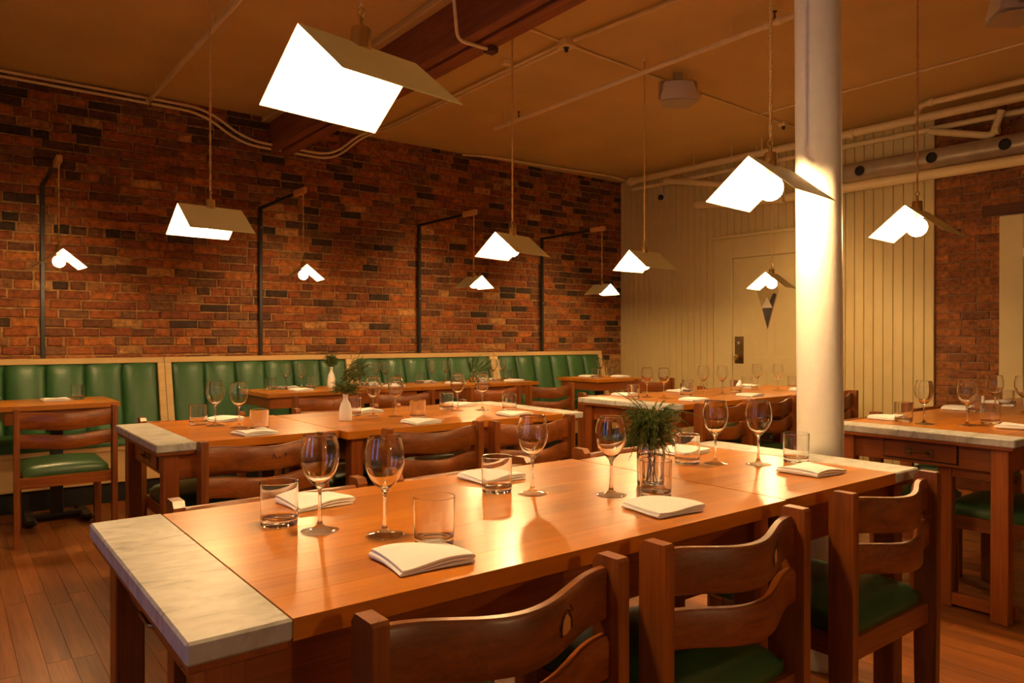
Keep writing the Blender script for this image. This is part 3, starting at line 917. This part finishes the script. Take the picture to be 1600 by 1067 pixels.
# ------------------------------------------------------------------ chairs
def chair_parts():
    P = []
    hw = .260
    def slat(z0, z1, b, th, ye):
        m = MB(); n = 22; cs = .006
        sec = [(-th / 2, z0 + cs), (-th / 2 + cs, z0), (th / 2 - cs, z0), (th / 2, z0 + cs), (th / 2, z1 - cs * 1.3), (th / 2 - cs, z1), (-th / 2 + cs, z1), (-th / 2, z1 - cs * 1.3)]
        vv = []; k = len(sec)
        for i in range(n + 1):
            u = i / n; x = -hw + .026 + (2 * hw - .052) * u
            y = ye - b * sin(pi * u) ** 2
            dip = .012 * sin(pi * u) ** 2
            for (sy, sz) in sec: vv.append((x, y + sy, sz - dip))
        ff = [(i * k + j, i * k + (j + 1) % k, (i + 1) * k + (j + 1) % k, (i + 1) * k + j) for i in range(n) for j in range(k)]
        ff += [tuple(range(k)), tuple(range(n * k + k - 1, n * k - 1, -1))]
        return m.add(vv, ff).mesh('back_slat', 'chair_wood_x', 45)
    def post(s):
        m = MB(); x0, x1 = (s * hw - .028, s * hw) if s > 0 else (-hw, -hw + .028)
        y0, y1 = -.245, -.178
        pr = [(y0 + .006, 0), (y1 - .006, 0), (y1, .35), (y1, .770), (y1 - .012, .785), (y0 + .004, .785), (y0, .779), (y0, .35)]
        n = len(pr)
        vv = [(x0, a, b) for a, b in pr] + [(x1, a, b) for a, b in pr]
        m.add(vv, [tuple(range(n)), tuple(range(2 * n - 1, n - 1, -1))] + [(i, (i + 1) % n, (i + 1) % n + n, i + n) for i in range(n)])
        return m.mesh('back_post', 'chair_wood_z')
    P.append(('back_post', post(1))); P.append(('back_post', post(-1)))
    P.append(('back_slat', slat(.668, .764, .062, .026, -.205)))
    P.append(('back_slat', slat(.560, .640, .066, .028, -.209)))
    for s in (-1, 1):
        x0 = -.235 if s < 0 else .195
        P.append(('front_leg', MB().box(x0, x0 + .04, .175, .225, 0, .395, .003).mesh('front_leg', 'chair_wood_z')))
        xs = -.232 if s < 0 else .208
        P.append(('side_rail', MB().box(xs, xs + .024, -.178, .175, .335, .395, .002).mesh('side_rail', 'chair_wood_y')))
    P.append(('rear_rail', MB().box(-.232, .232, -.222, -.198, .330, .392, .002).mesh('rear_rail', 'chair_wood_x')))
    P.append(('front_rail', MB().box(-.195, .195, .188, .212, .335, .395, .002).mesh('front_rail', 'chair_wood_x')))
    # domed seat
    n = 14; vv = []
    for j in range(n + 1):
        for i in range(n + 1):
            a, b = -1 + 2 * i / n, -1 + 2 * j / n
            a = math.copysign(abs(a) ** .8, a); b = math.copysign(abs(b) ** .8, b)
            px, py = max(0, 1 - abs(a) ** 9) ** .5, max(0, 1 - abs(b) ** 9) ** .5
            r = 1 - .035 * (abs(a * b)) ** 4
            vv.append((a * .224 * r, b * .223 * r + .012, .396 + .026 + .028 * px * py + .024 * (1 - a * a) * (1 - b * b)))
    ff = [(j * (n + 1) + i, j * (n + 1) + i + 1, (j + 1) * (n + 1) + i + 1, (j + 1) * (n + 1) + i) for j in range(n) for i in range(n)]
    ring = [i for i in range(n + 1)] + [(j + 1) * (n + 1) - 1 for j in range(1, n + 1)] + [n * (n + 1) + i for i in range(n - 1, -1, -1)] + [j * (n + 1) for j in range(n - 1, 0, -1)]
    o = len(vv); k = len(ring)
    for i in ring: vv.append((vv[i][0] * .99, .012 + (vv[i][1] - .012) * .99, .393))
    ff += [(ring[(i + 1) % k], ring[i], o + i, o + (i + 1) % k) for i in range(k)] + [tuple(o + i for i in range(k))]
    P.append(('seat', MB().add(vv, ff).mesh('seat', 'chair_green', 60)))
    return P
CP = chair_parts()
def chair(label, x, y, facing, group, carve=None):
    t = thing('dining_chair', label, 'chair', (x, y, 0), 0.0 if facing > 0 else pi, group)
    sl = None
    for nm, me in CP:
        o = put(nm, me, t)
        if nm == 'back_slat' and sl is None: sl = o
    if carve:
        # dark worn carving cut into the rear face of the upper slat
        m = MB()
        def onback(u, z_):
            yb = -.205 - .062 * sin(pi * u) ** 2 - .013
            return (-.234 + .468 * u, yb - .0008, z_)
        if carve == 'arch':
            for (u0, zz0, u1, zz1, w) in ((.66, .690, .665, .715, .005), (.665, .715, .69, .728, .005), (.69, .728, .715, .728, .005), (.715, .728, .735, .712, .007), (.735, .712, .742, .694, .004), (.655, .708, .665, .690, .008), (.725, .735, .745, .722, .005)):
                m.tube([onback(u0, zz0), onback((u0 + u1) / 2, (zz0 + zz1) / 2 + .002), onback(u1, zz1)], w * .24, 4)
        else:
            for (u0, zz0, u1, zz1, w) in ((.50, .700, .52, .722, .007), (.52, .722, .54, .700, .008), (.56, .700, .575, .708, .005), (.575, .708, .585, .700, .005), (.62, .705, .632, .722, .009), (.632, .722, .645, .708, .007), (.66, .712, .67, .714, .004)):
                m.tube([onback(u0, zz0), onback((u0 + u1) / 2, (zz0 + zz1) / 2), onback(u1, zz1)], w * .24, 4)
        c = m.obj('carved_mark', 'carving', sl); c['label'] = 'dark carved mark'
        if carve == 'arch':
            q = MB(); q.add([onback(.668, .692), onback(.70, .690), onback(.728, .694), onback(.728, .712), onback(.70, .724), onback(.675, .714)], [(0, 1, 2, 3, 4, 5)])
            q.obj('worn_patch', 'pale_wood', sl)
    return t
G1, G2, G3 = 'chairs at the front table', 'chairs at the middle table', 'chairs at the right-hand tables'
chair('nearest wooden chair at the front table, its back cut by the bottom edge', .735, 1.178, 1, G1, 'arch')
chair('wooden chair at the front table, middle of the near three', 1.362, 1.185, 1, G1, 'arch')
chair('wooden chair with lit green seat at the right end of the front table', 2.110, 1.20, 1, G1)
chair('far-side chair of the front table nearest its left marble strip', .705, 1.745, -1, G1)
chair('far-side chair of the front table facing the white napkins in the middle', 1.310, 1.735, -1, G1)
chair('far-side chair of the front table behind the fern vase', 2.090, 1.755, -1, G1)
chair('near-side chair of the middle table beside its left marble strip', 1.045, 3.205, 1, G2, 'scratch')
chair('near-side chair of the middle table in the centre of the picture', 1.815, 3.145, 1, G2)
chair('near-side chair of the middle table beside its right marble strip', 2.365, 3.09, 1, G2)
chair('far-side chair of the middle table by its left marble strip', 1.045, 3.875, -1, G2)
chair('far-side chair of the middle table behind the white dimpled vase', 1.845, 3.865, -1, G2)
chair('far-side chair of the middle table towards its right marble strip', 2.470, 3.830, -1, G2)
GB = 'chairs facing the banquettes'
chair('chair with green seat alone at the far left banquette table', .575, 5.20, 1, GB)
chair('first chair from the left at the long run of banquette tables', 2.185, 5.175, 1, GB, 'scratch')
chair('second chair from the left at the long run of banquette tables', 2.785, 5.155, 1, GB)
chair('third chair from the left at the long run of banquette tables', 3.670, 5.185, 1, GB)
chair('last chair on the right at the long run of banquette tables', 4.260, 5.155, 1, GB)
chair('chair at the dark red corner banquette table', 5.600, 5.12, 1, GB)
chair('near-side chair of the back right table closest to the fern vase', 3.935, 3.085, 1, G3)
chair('near-side chair of the back right table just left of the column', 4.495, 3.100, 1, G3)
chair('chair of the back right table whose post shows right of the column', 5.325, 3.090, 1, G3)
chair('far-side chair of the back right table nearest its marble strip', 3.980, 3.760, -1, G3)
chair('far-side chair of the back right table in front of the door casing', 5.290, 3.700, -1, G3)
chair('far-side chair of the right table beside the column', 3.790, 1.745, -1, G3)
chair('far-side chair of the right table below the bare brick strip', 4.770, 1.800, -1, G3)
chair('near-side chair of the right table, green seat seen under its drawer', 3.830, 1.215, 1, G3)

# ------------------------------------------------------------------ tableware
def spline(pts, n=5):
    out = []
    for i in range(len(pts) - 1):
        p0, p1, p2, p3 = pts[max(0, i - 1)], pts[i], pts[i + 1], pts[min(len(pts) - 1, i + 2)]
        for k in range(n):
            t = k / n
            out.append(tuple(max(0.0, .5 * (2 * p1[c] + (p2[c] - p0[c]) * t + (2 * p0[c] - 5 * p1[c] + 4 * p2[c] - p3[c]) * t * t + (3 * p1[c] - p0[c] - 3 * p2[c] + p3[c]) * t ** 3)) for c in (0, 1)))
    return out + [pts[-1]]
wg_out = spline([(.0400, .0016), (.030, .0036), (.014, .0085), (.0060, .017), (.0041, .035), (.0038, .065), (.0046, .087), (.0105, .0975), (.0240, .1115), (.0355, .131), (.0415, .154), (.0405, .178), (.0340, .2070)], 4)
wg_in = spline([(.0332, .2068), (.0396, .178), (.0406, .154), (.0346, .132), (.0230, .1130), (.0090, .1020), (0, .1005)], 5)
WG = MB().lathe([(0, .0004), (.020, .0002), (.0398, .0001), (.0404, .0004), (.0406, .0009), (.0404, .0014)] + wg_out + [(.0339, .2074), (.0336, .2076), (.0333, .2074)] + wg_in, 40).mesh('wine_glass', ['clear_glass', 'thin_glass'], 'all')
for p in WG.polygons:
    if max(WG.vertices[i].co.z for i in p.vertices) < .0095: p.material_index = 1
TG = MB().lathe([(0, .0008), (.030, .0006), (.0360, 0), (.0375, .0002), (.0390, .0012), (.0396, .0030), (.0398, .0060), (.0402, .020), (.0412, .055), (.0421, .0945), (.0421, .0955), (.0419, .0961), (.0415, .0963), (.0411, .0961), (.0409, .0955), (.0408, .0945), (.0399, .055), (.0390, .024), (.0386, .0195), (.0375, .0165), (.0355, .0150), (.032, .0142), (.015, .0138), (0, .0138)], 40).mesh('tumbler', 'clear_glass', 'all')

def napkin_mesh(seed, w=.150, d=.135, layers=3, t=.0042):
    rn = random.Random(seed)
    # folded ribbon profile in x-z, swept along y
    path = []
    zc = t / 2; x = w / 2; sgn = -1
    z_ = t / 2
    for l in range(layers):
        off = rn.uniform(-.003, .003)
        xs = [w / 2 * .98 - off, -w / 2 + t] if sgn < 0 else [-w / 2 + t, w / 2 * .98 - off]
        n = 10
        for i in range(n + 1):
            u = i / n; path.append((xs[0] + (xs[1] - xs[0]) * u, z_ + .0016 * l * sin(pi * u)))
        if l < layers - 1:
            cx = xs[1]; r = t * .62
            for i in range(1, 6):
                a = pi * i / 6
                path.append((cx + sgn * r * sin(a) * 1.3, z_ + r * (1 - cos(a))))
            z_ += 2 * r
        sgn = -sgn
    m = MB(); ny = 8; vv = []; ff = []
    h = t * .5
    np_ = len(path)
    top = []
    for i, (px, pz) in enumerate(path):
        a = path[max(0, i - 1)]; b = path[min(np_ - 1, i + 1)]
        dx, dz = b[0] - a[0], b[1] - a[1]; ln = math.hypot(dx, dz) or 1
        top.append((-dz / ln * h, dx / ln * h))
    sec = [(path[i][0] + top[i][0], path[i][1] + top[i][1]) for i in range(np_)] + [(path[i][0] - top[i][0], path[i][1] - top[i][1]) for i in range(np_ - 1, -1, -1)]
    k = len(sec)
    ph = rn.random() * 6
    for j in range(ny + 1):
        v = -1 + 2 * j / ny
        pinch = 1 - .55 * abs(v) ** 6
        for (sx, sz) in sec:
            lift = .004 * sin(ph + sx * 30 + v * 1.5) * min(1, sz / .008)
            zz = max(.0002, sz * (.75 + .25 * pinch) + lift)
            vv.append((sx + .004 * sin(v * 2 + ph), v * d / 2 + .002 * sin(sx * 40 + ph), zz))
    for j in range(ny):
        for i in range(k):
            i2 = (i + 1) % k
            ff.append((j * k + i, j * k + i2, (j + 1) * k + i2, (j + 1) * k + i))
    ff.append(tuple(range(k))[::-1]); ff.append(tuple(range(ny * k, ny * k + k)))
    return m.add(vv, ff).mesh('napkin', 'cloth', 50)
NAP = [napkin_mesh(s) for s in range(4)]

def glass_at(x, y, label, g): tag(put('wine_glass', WG, None, (x, y, TZ + .0005), RND.random() * 6), label, 'wine glass', g)
def tumbler_at(x, y, label, g): tag(put('tumbler', TG, None, (x, y, TZ + .0005), RND.random() * 6), label, 'tumbler', g)
NK = [0]
def napkin_at(x, y, label, g, rz=0.0):
    NK[0] += 1
    tag(put('napkin', NAP[NK[0] % 4], None, (x, y, TZ + .0016), rz), label, 'napkin', g)

def setting(tname, group, naps, tums, glasses):
    for kind, lst, fn in (('folded white napkin', naps, napkin_at), ('clear tumbler', tums, tumbler_at), ('wine glass', glasses, glass_at)):
        for it in lst:
            x, y, lb = it[0], it[1], it[2]
            lab = '%s %s' % (kind, lb)
            if fn is napkin_at: fn(x, y, lab, group + ' napkins', it[3] if len(it) > 3 else RND.uniform(-.12, .12))
            else: fn(x, y, lab, group + (' tumblers' if fn is tumbler_at else ' wine glasses'))
setting('front table', 'front table',
    [(.705, 1.185, 'on the near edge of the front table, closest to us', -.06), (1.375, 1.180, 'on the front table in front of the fern vase tumbler', -.10), (2.115, 1.225, 'on the front table near its right marble end', -.05),
     (.735, 1.755, 'behind the leftmost tumbler on the front table', .08), (1.275, 1.745, 'on the far side of the front table, at its middle', .05), (2.105, 1.715, 'behind the fern vase on the front table', .0)],
    [(.590, 1.605, 'leftmost on the front table, before a napkin'), (.780, 1.262, 'nearest us, behind the closest napkin'), (1.180, 1.590, 'on the front table before the far middle napkin'),
     (1.470, 1.285, 'standing in front of the fern vase'), (1.945, 1.565, 'just right of the fern on the front table'), (2.255, 1.360, 'at the right end of the front table by the column')],
    [(.640, 1.500, 'farthest left on the front table'), (.733, 1.382, 'second from left on the front table'), (1.240, 1.512, 'third from left on the front table'),
     (1.392, 1.370, 'just left of the fern vase on the front table'), (2.010, 1.502, 'left of the pair near the front table right end'), (2.112, 1.408, 'right of the pair near the front table right end')])
setting('middle table', 'middle table',
    [(1.065, 3.185, 'on the near left edge of the middle table'), (1.845, 3.105, 'on the near edge of the middle table, at its centre'), (2.430, 3.115, 'on the near right edge of the middle table'),
     (1.120, 3.800, 'on the far left side of the middle table', .1), (1.870, 3.760, 'on the far side of the middle table right of the white vase', .1), (2.510, 3.755, 'on the far right side of the middle table', .1)],
    [(1.115, 3.275, 'behind the near left napkin on the middle table'), (1.935, 3.290, 'behind the near centre napkin on the middle table'), (2.555, 3.320, 'behind the near right napkin on the middle table'),
     (.965, 3.690, 'leftmost on the middle table'), (1.730, 3.610, 'just right of the white vase on the middle table'), (2.315, 3.610, 'on the far right side of the middle table')],
    [(1.085, 3.465, 'right of the pair at the middle table left end'), (1.890, 3.440, 'right of the central pair on the middle table'), (2.450, 3.440, 'right of the pair at the middle table right end'),
     (1.020, 3.610, 'left of the pair at the middle table left end'), (1.800, 3.520, 'left of the central pair on the middle table'), (2.320, 3.500, 'left of the pair at the middle table right end')])
setting('right table', 'right table',
    [(3.820, 1.800, 'on the right table beside the column'), (4.660, 1.790, 'at the far middle of the right table'), (3.900, 1.250, 'on the near side of the right table by the frame edge'), (5.270, 1.780, 'at the far end of the right table')],
    [(3.765, 1.690, 'nearest the column on the right table'), (4.570, 1.660, 'on the right table behind the tall glass stem'), (4.010, 1.395, 'on the right table behind the frame-edge napkin'), (5.110, 1.690, 'farthest on the right table')],
    [(3.730, 1.580, 'nearest the column on the right table'), (3.830, 1.430, 'second from the column on the right table'), (4.610, 1.580, 'third from the column on the right table'), (4.620, 1.450, 'at the right edge of the picture on the right table')])
setting('back right table', 'back right table',
    [(3.880, 3.680, 'on the back right table beside its marble strip'), (3.930, 3.110, 'on the near side of the back right table, above the fern'), (4.500, 3.690, 'on the far side of the back right table, at its middle'),
     (4.560, 3.110, 'on the near side of the back right table, centre'), (5.380, 3.690, 'on the far side of the back right table before the door'), (5.340, 3.180, 'on the back right table touching the column edge')],
    [(3.720, 3.450, 'leftmost on the back right table'), (4.140, 3.340, 'left of two overlapping on the back right table'), (4.480, 3.600, 'right of two overlapping on the back right table'),
     (4.790, 3.390, 'at the seam of the back right table'), (5.240, 3.600, 'before the far door napkin on the back right table'), (5.590, 3.400, 'touching the column edge on the back right table')],
    [(3.890, 3.480, 'first from left on the back right table'), (3.945, 3.375, 'second from left on the back right table'), (4.460, 3.440, 'third from left on the back right table'),
     (4.560, 3.345, 'fourth from left on the back right table'), (5.155, 3.450, 'fifth from left on the back right table'), (5.260, 3.330, 'sixth from left on the back right table')])
setting('banquette tables', 'banquette table',
    [(2.255, 5.920, 'at the far left of the long banquette tables'), (2.230, 5.580, 'on the near left of the long banquette tables'), (3.020, 5.920, 'right of the round posy on the banquette tables'), (3.040, 5.560, 'on the near side right of the round posy'),
     (3.560, 5.900, 'left of the pine sprigs on the far side'), (3.660, 5.560, 'left of the pine sprigs on the near side'), (4.220, 5.860, 'right of the pine sprigs on the far side'), (4.330, 5.560, 'at the right end of the long banquette tables'),
     (.590, 5.700, 'on the square table at far left'), (5.440, 5.700, 'at the left of the corner banquette table'), (5.690, 5.470, 'at the right of the corner banquette table')],
    [(2.080, 5.840, 'leftmost on the long banquette tables'), (2.385, 5.760, 'left of the round posy on the banquette tables'), (2.880, 5.900, 'just right of the round posy on the banquette tables'), (3.155, 5.720, 'behind the middle table wine glasses on the banquette tables'),
     (3.455, 5.850, 'at the left of the pine sprig table'), (3.790, 5.720, 'just left of the pine sprigs'), (4.090, 5.720, 'just right of the pine sprigs'), (4.395, 5.720, 'at the right end of the long banquette tables'),
     (.725, 5.740, 'on the square table at far left'), (5.370, 5.520, 'at the left of the corner banquette table'), (5.740, 5.680, 'at the right of the corner banquette table')],
    [(2.190, 5.800, 'leftmost on the banquette tables'), (2.295, 5.740, 'second on the banquette tables, left of the posy'), (2.990, 5.800, 'third on the banquette tables, right of the posy'), (3.085, 5.800, 'fourth on the banquette tables, right of the posy'),
     (3.545, 5.775, 'fifth on the banquette tables'), (3.690, 5.760, 'sixth on the banquette tables, left of the pine sprigs'), (4.230, 5.760, 'seventh on the banquette tables, right of the pine sprigs'), (4.310, 5.720, 'eighth on the banquette tables, right end'),
     (5.490, 5.560, 'alone on the corner banquette table')])

# ------------------------------------------------------------------ vases and greenery
def feather(m, base, d, L, rn, needles=26, nl=.018, r=.0006, droop=.4):
    """one feathery frond: thin stem with fine needles all round"""
    p = Vector(base); d = Vector(d).normalized(); pts = [p.copy()]
    n = 9
    for i in range(n):
        d = (d + Vector((0, 0, -droop / n)) + Vector((rn.uniform(-.1, .1), rn.uniform(-.1, .1), rn.uniform(-.05, .05)))).normalized()
        p = p + d * (L / n); pts.append(p.copy())
    m.tube(pts, r, 3, cap=False)
    for k in range(needles):
        u = .15 + .85 * k / needles * (n - .01)
        i = min(n - 1, int(u)); q = pts[i].lerp(pts[i + 1], u - i)
        ax = (pts[i + 1] - pts[i]).normalized()
        side = ax.orthogonal().normalized(); side.rotate(Matrix.Rotation(rn.random() * 2 * pi, 3, ax))
        e = q + (side * .8 + ax * .7).normalized() * nl * (1 - .5 * k / needles) * rn.uniform(.6, 1.2)
        w = ax.cross(side) * .0012
        m.add([q - w, q + w, e], [(0, 1, 2)])
    return pts

# clear bottle vase with asparagus fern on the front table
vx, vy = 1.572, 1.392
vz = thing('glass_vase', 'clear glass bottle vase of water holding the fern on the front table', 'vase', (vx, vy, TZ + .0005))
vo = spline([(.0385, .006), (.0392, .05), (.0395, .095), (.0365, .116), (.026, .130), (.0195, .140), (.0195, .150), (.0215, .1560)], 4)
vi = spline([(.0200, .1558), (.0178, .150), (.0178, .140), (.0243, .1285), (.0345, .1145), (.0374, .095), (.0371, .05), (.0365, .012)], 4)
MB().lathe([(0, .001), (.030, .0006), (.036, 0), (.038, .002)] + vo + [(.0214, .1564), (.0208, .1566), (.0202, .1564)] + vi + [(.035, .0085), (.028, .007), (0, .007)], 36).obj('bottle', 'clear_glass', vz, 'all')
MB().lathe([(0, .0078), (.028, .0079), (.0345, .0092), (.0362, .0125), (.0368, .05), (.0371, .086), (.0366, .0868), (.03, .087), (0, .087)], 32).obj('water', 'water', vz, 'all')
rn = random.Random(3)
fb = thing('fern_bunch', 'bushy feathery green fern standing in the front table vase', 'fern', (vx, vy, TZ + .012))
m = MB(); ms = MB()
for i in range(7):
    a = i * 2.4; r_ = .006 + .003 * (i % 3)
    ms.tube([(.014 * cos(a + 2), .014 * sin(a + 2), .0), (r_ * cos(a), r_ * sin(a), .08), (r_ * cos(a), r_ * sin(a), .165)], .0014, 5)
for i in range(330):
    a = rn.random() * 2 * pi; el = rn.uniform(-.5, 1.25)
    rr = rn.uniform(0, .045)
    h0 = rn.uniform(.110, .195)
    d = Vector((cos(a) * cos(el), sin(a) * cos(el), sin(el)))
    feather(m, (rr * cos(a), rr * sin(a), h0), d, rn.uniform(.035, .07), rn, 38, .0115, droop=1.5)
for (a, el, L) in ((-.2, .25, .13), (-.8, .5, .12), (2.4, 1.0, .11), (1.9, 1.25, .10), (.2, .1, .14)):
    feather(m, (.02 * cos(a), .02 * sin(a), .185), (cos(a) * cos(el), sin(a) * cos(el), sin(el)), L, rn, 50, .013, droop=1.0)
ms.obj('stems', 'stem_brown', fb); tag(m.obj('foliage', 'fern_green', fb), kind='stuff')

def white_vase(label, x, y, s, sz=None):
    sz = sz or s
    t = thing('white_vase', label, 'vase', (x, y, TZ + .0005))
    pr = [(0, 0), (.030, 0), (.032, .004), (.0325, .030), (.031, .060), (.024, .085), (.0135, .102), (.011, .112), (.0135, .128), (.0165, .132), (.015, .132), (.0115, .125), (.009, .112), (.0115, .100), (.022, .083), (.029, .06), (.030, .01), (0, .008)]
    m = MB().lathe([(a * s, b * sz) for a, b in pr], 32)
    # pressed-in round dimples
    vv = []
    for p in m.v:
        q = Vector(p)
        for ang in (-1.9, 0.2, 2.3):
            c = Vector((.032 * s * cos(ang), .032 * s * sin(ang), .055 * sz))
            dd = (q - c).length
            if dd < .020 * s:
                k = .006 * s * (1 - (dd / (.020 * s)) ** 2)
                q = q - Vector((cos(ang), sin(ang), 0)) * k
        vv.append(tuple(q))
    m.v = vv
    m.obj('body', 'ceramic', t, 'all')
    return t
def moss_bunch(label, x, y, z0, rn, n, spread, mat, tall=None, up=.045):
    t = thing('greenery_bunch', label, 'greenery', (x, y, z0))
    m = MB(); ms = MB()
    for i in range(4): ms.tube([(.003 * cos(i * 1.6), .003 * sin(i * 1.6), -.05), (.006 * cos(i * 1.6), .006 * sin(i * 1.6), .035)], .0012, 5)
    for i in range(n):
        a = rn.random() * 2 * pi; el = rn.uniform(-.3, 1.3); rr = rn.uniform(0, spread)
        feather(m, (rr * cos(a), rr * sin(a), rn.uniform(.012, up)), (cos(a) * cos(el), sin(a) * cos(el), sin(el)), rn.uniform(.03, .06), rn, 26, .014, droop=.5)
    if tall:
        for i in range(tall[0]):
            a = tall[1] + rn.uniform(-.5, .5); el = rn.uniform(.6, 1.2)
            b = Vector((cos(tall[1]) * tall[2], sin(tall[1]) * tall[2], tall[3])) * rn.uniform(.3, 1.0) + Vector((rn.uniform(-.04, .04), rn.uniform(-.04, .04), rn.uniform(.0, .04)))
            feather(m, b, (cos(a) * cos(el), sin(a) * cos(el), sin(el)), rn.uniform(.03, .07), rn, 26, .014, droop=.9)
    ms.obj('stems', 'stem_brown', t); tag(m.obj('foliage', mat, t), kind='stuff')
rn = random.Random(9)
white_vase('white ceramic dimpled vase on the middle table', 1.600, 3.430, 1.0)
moss_bunch('loose dark green sprigs in the dimpled vase on the middle table', 1.600, 3.430, TZ + .128, rn, 150, .05, 'moss_green', (150, -.62, .05, .13))
white_vase('tall white vase on the banquette table behind the dimpled vase', 2.560, 5.760, 1.0, 1.32)
moss_bunch('round green posy in the tall white vase by the banquette', 2.560, 5.760, TZ + .175, rn, 200, .034, 'moss_green', None, .085)
pv = thing('glass_vase', 'small clear vase with pine sprigs on the banquette table', 'vase', (3.955, 5.700, TZ + .0005))
MB().lathe([(0, 0), (.032, 0), (.036, .004), (.038, .05), (.030, .078), (.027, .095), (.031, .10), (.029, .10), (.0252, .094), (.028, .077), (.0355, .05), (.034, .008), (0, .006)], 28).obj('body', 'clear_glass', pv, 'all')
pb = thing('pine_sprigs', 'spiky pine sprigs leaning right in the clear banquette vase', 'pine sprigs', (3.955, 5.700, TZ + .012))
m = MB(); ms = MB()
for i, (ax, ay, az, L) in enumerate(((-.35, .2, 1, .10), (-.1, 0, 1, .12), (.5, -.4, .75, .17), (.65, -.45, .55, .19), (.3, -.2, 1, .16), (.8, -.55, .35, .17), (-.3, .25, .9, .08))):
    d = Vector((ax, ay, az)).normalized(); b = Vector((0, 0, .07))
    ms.tube([(-ax * .012, -ay * .012, 0), tuple(b), tuple(b + d * L)], .0016, 5)
    for k in range(70):
        u = .25 + .75 * k / 70; q = b + d * L * u
        s_ = d.orthogonal().normalized(); s_.rotate(Matrix.Rotation(rn.random() * 2 * pi, 3, d))
        e = q + (s_ * .55 + d).normalized() * rn.uniform(.035, .065); w = d.cross(s_) * .0016
        m.add([q - w, q + w, e], [(0, 1, 2)])
ms.obj('stems', 'stem_brown', pb); tag(m.obj('needles', 'fern_green', pb), kind='stuff')
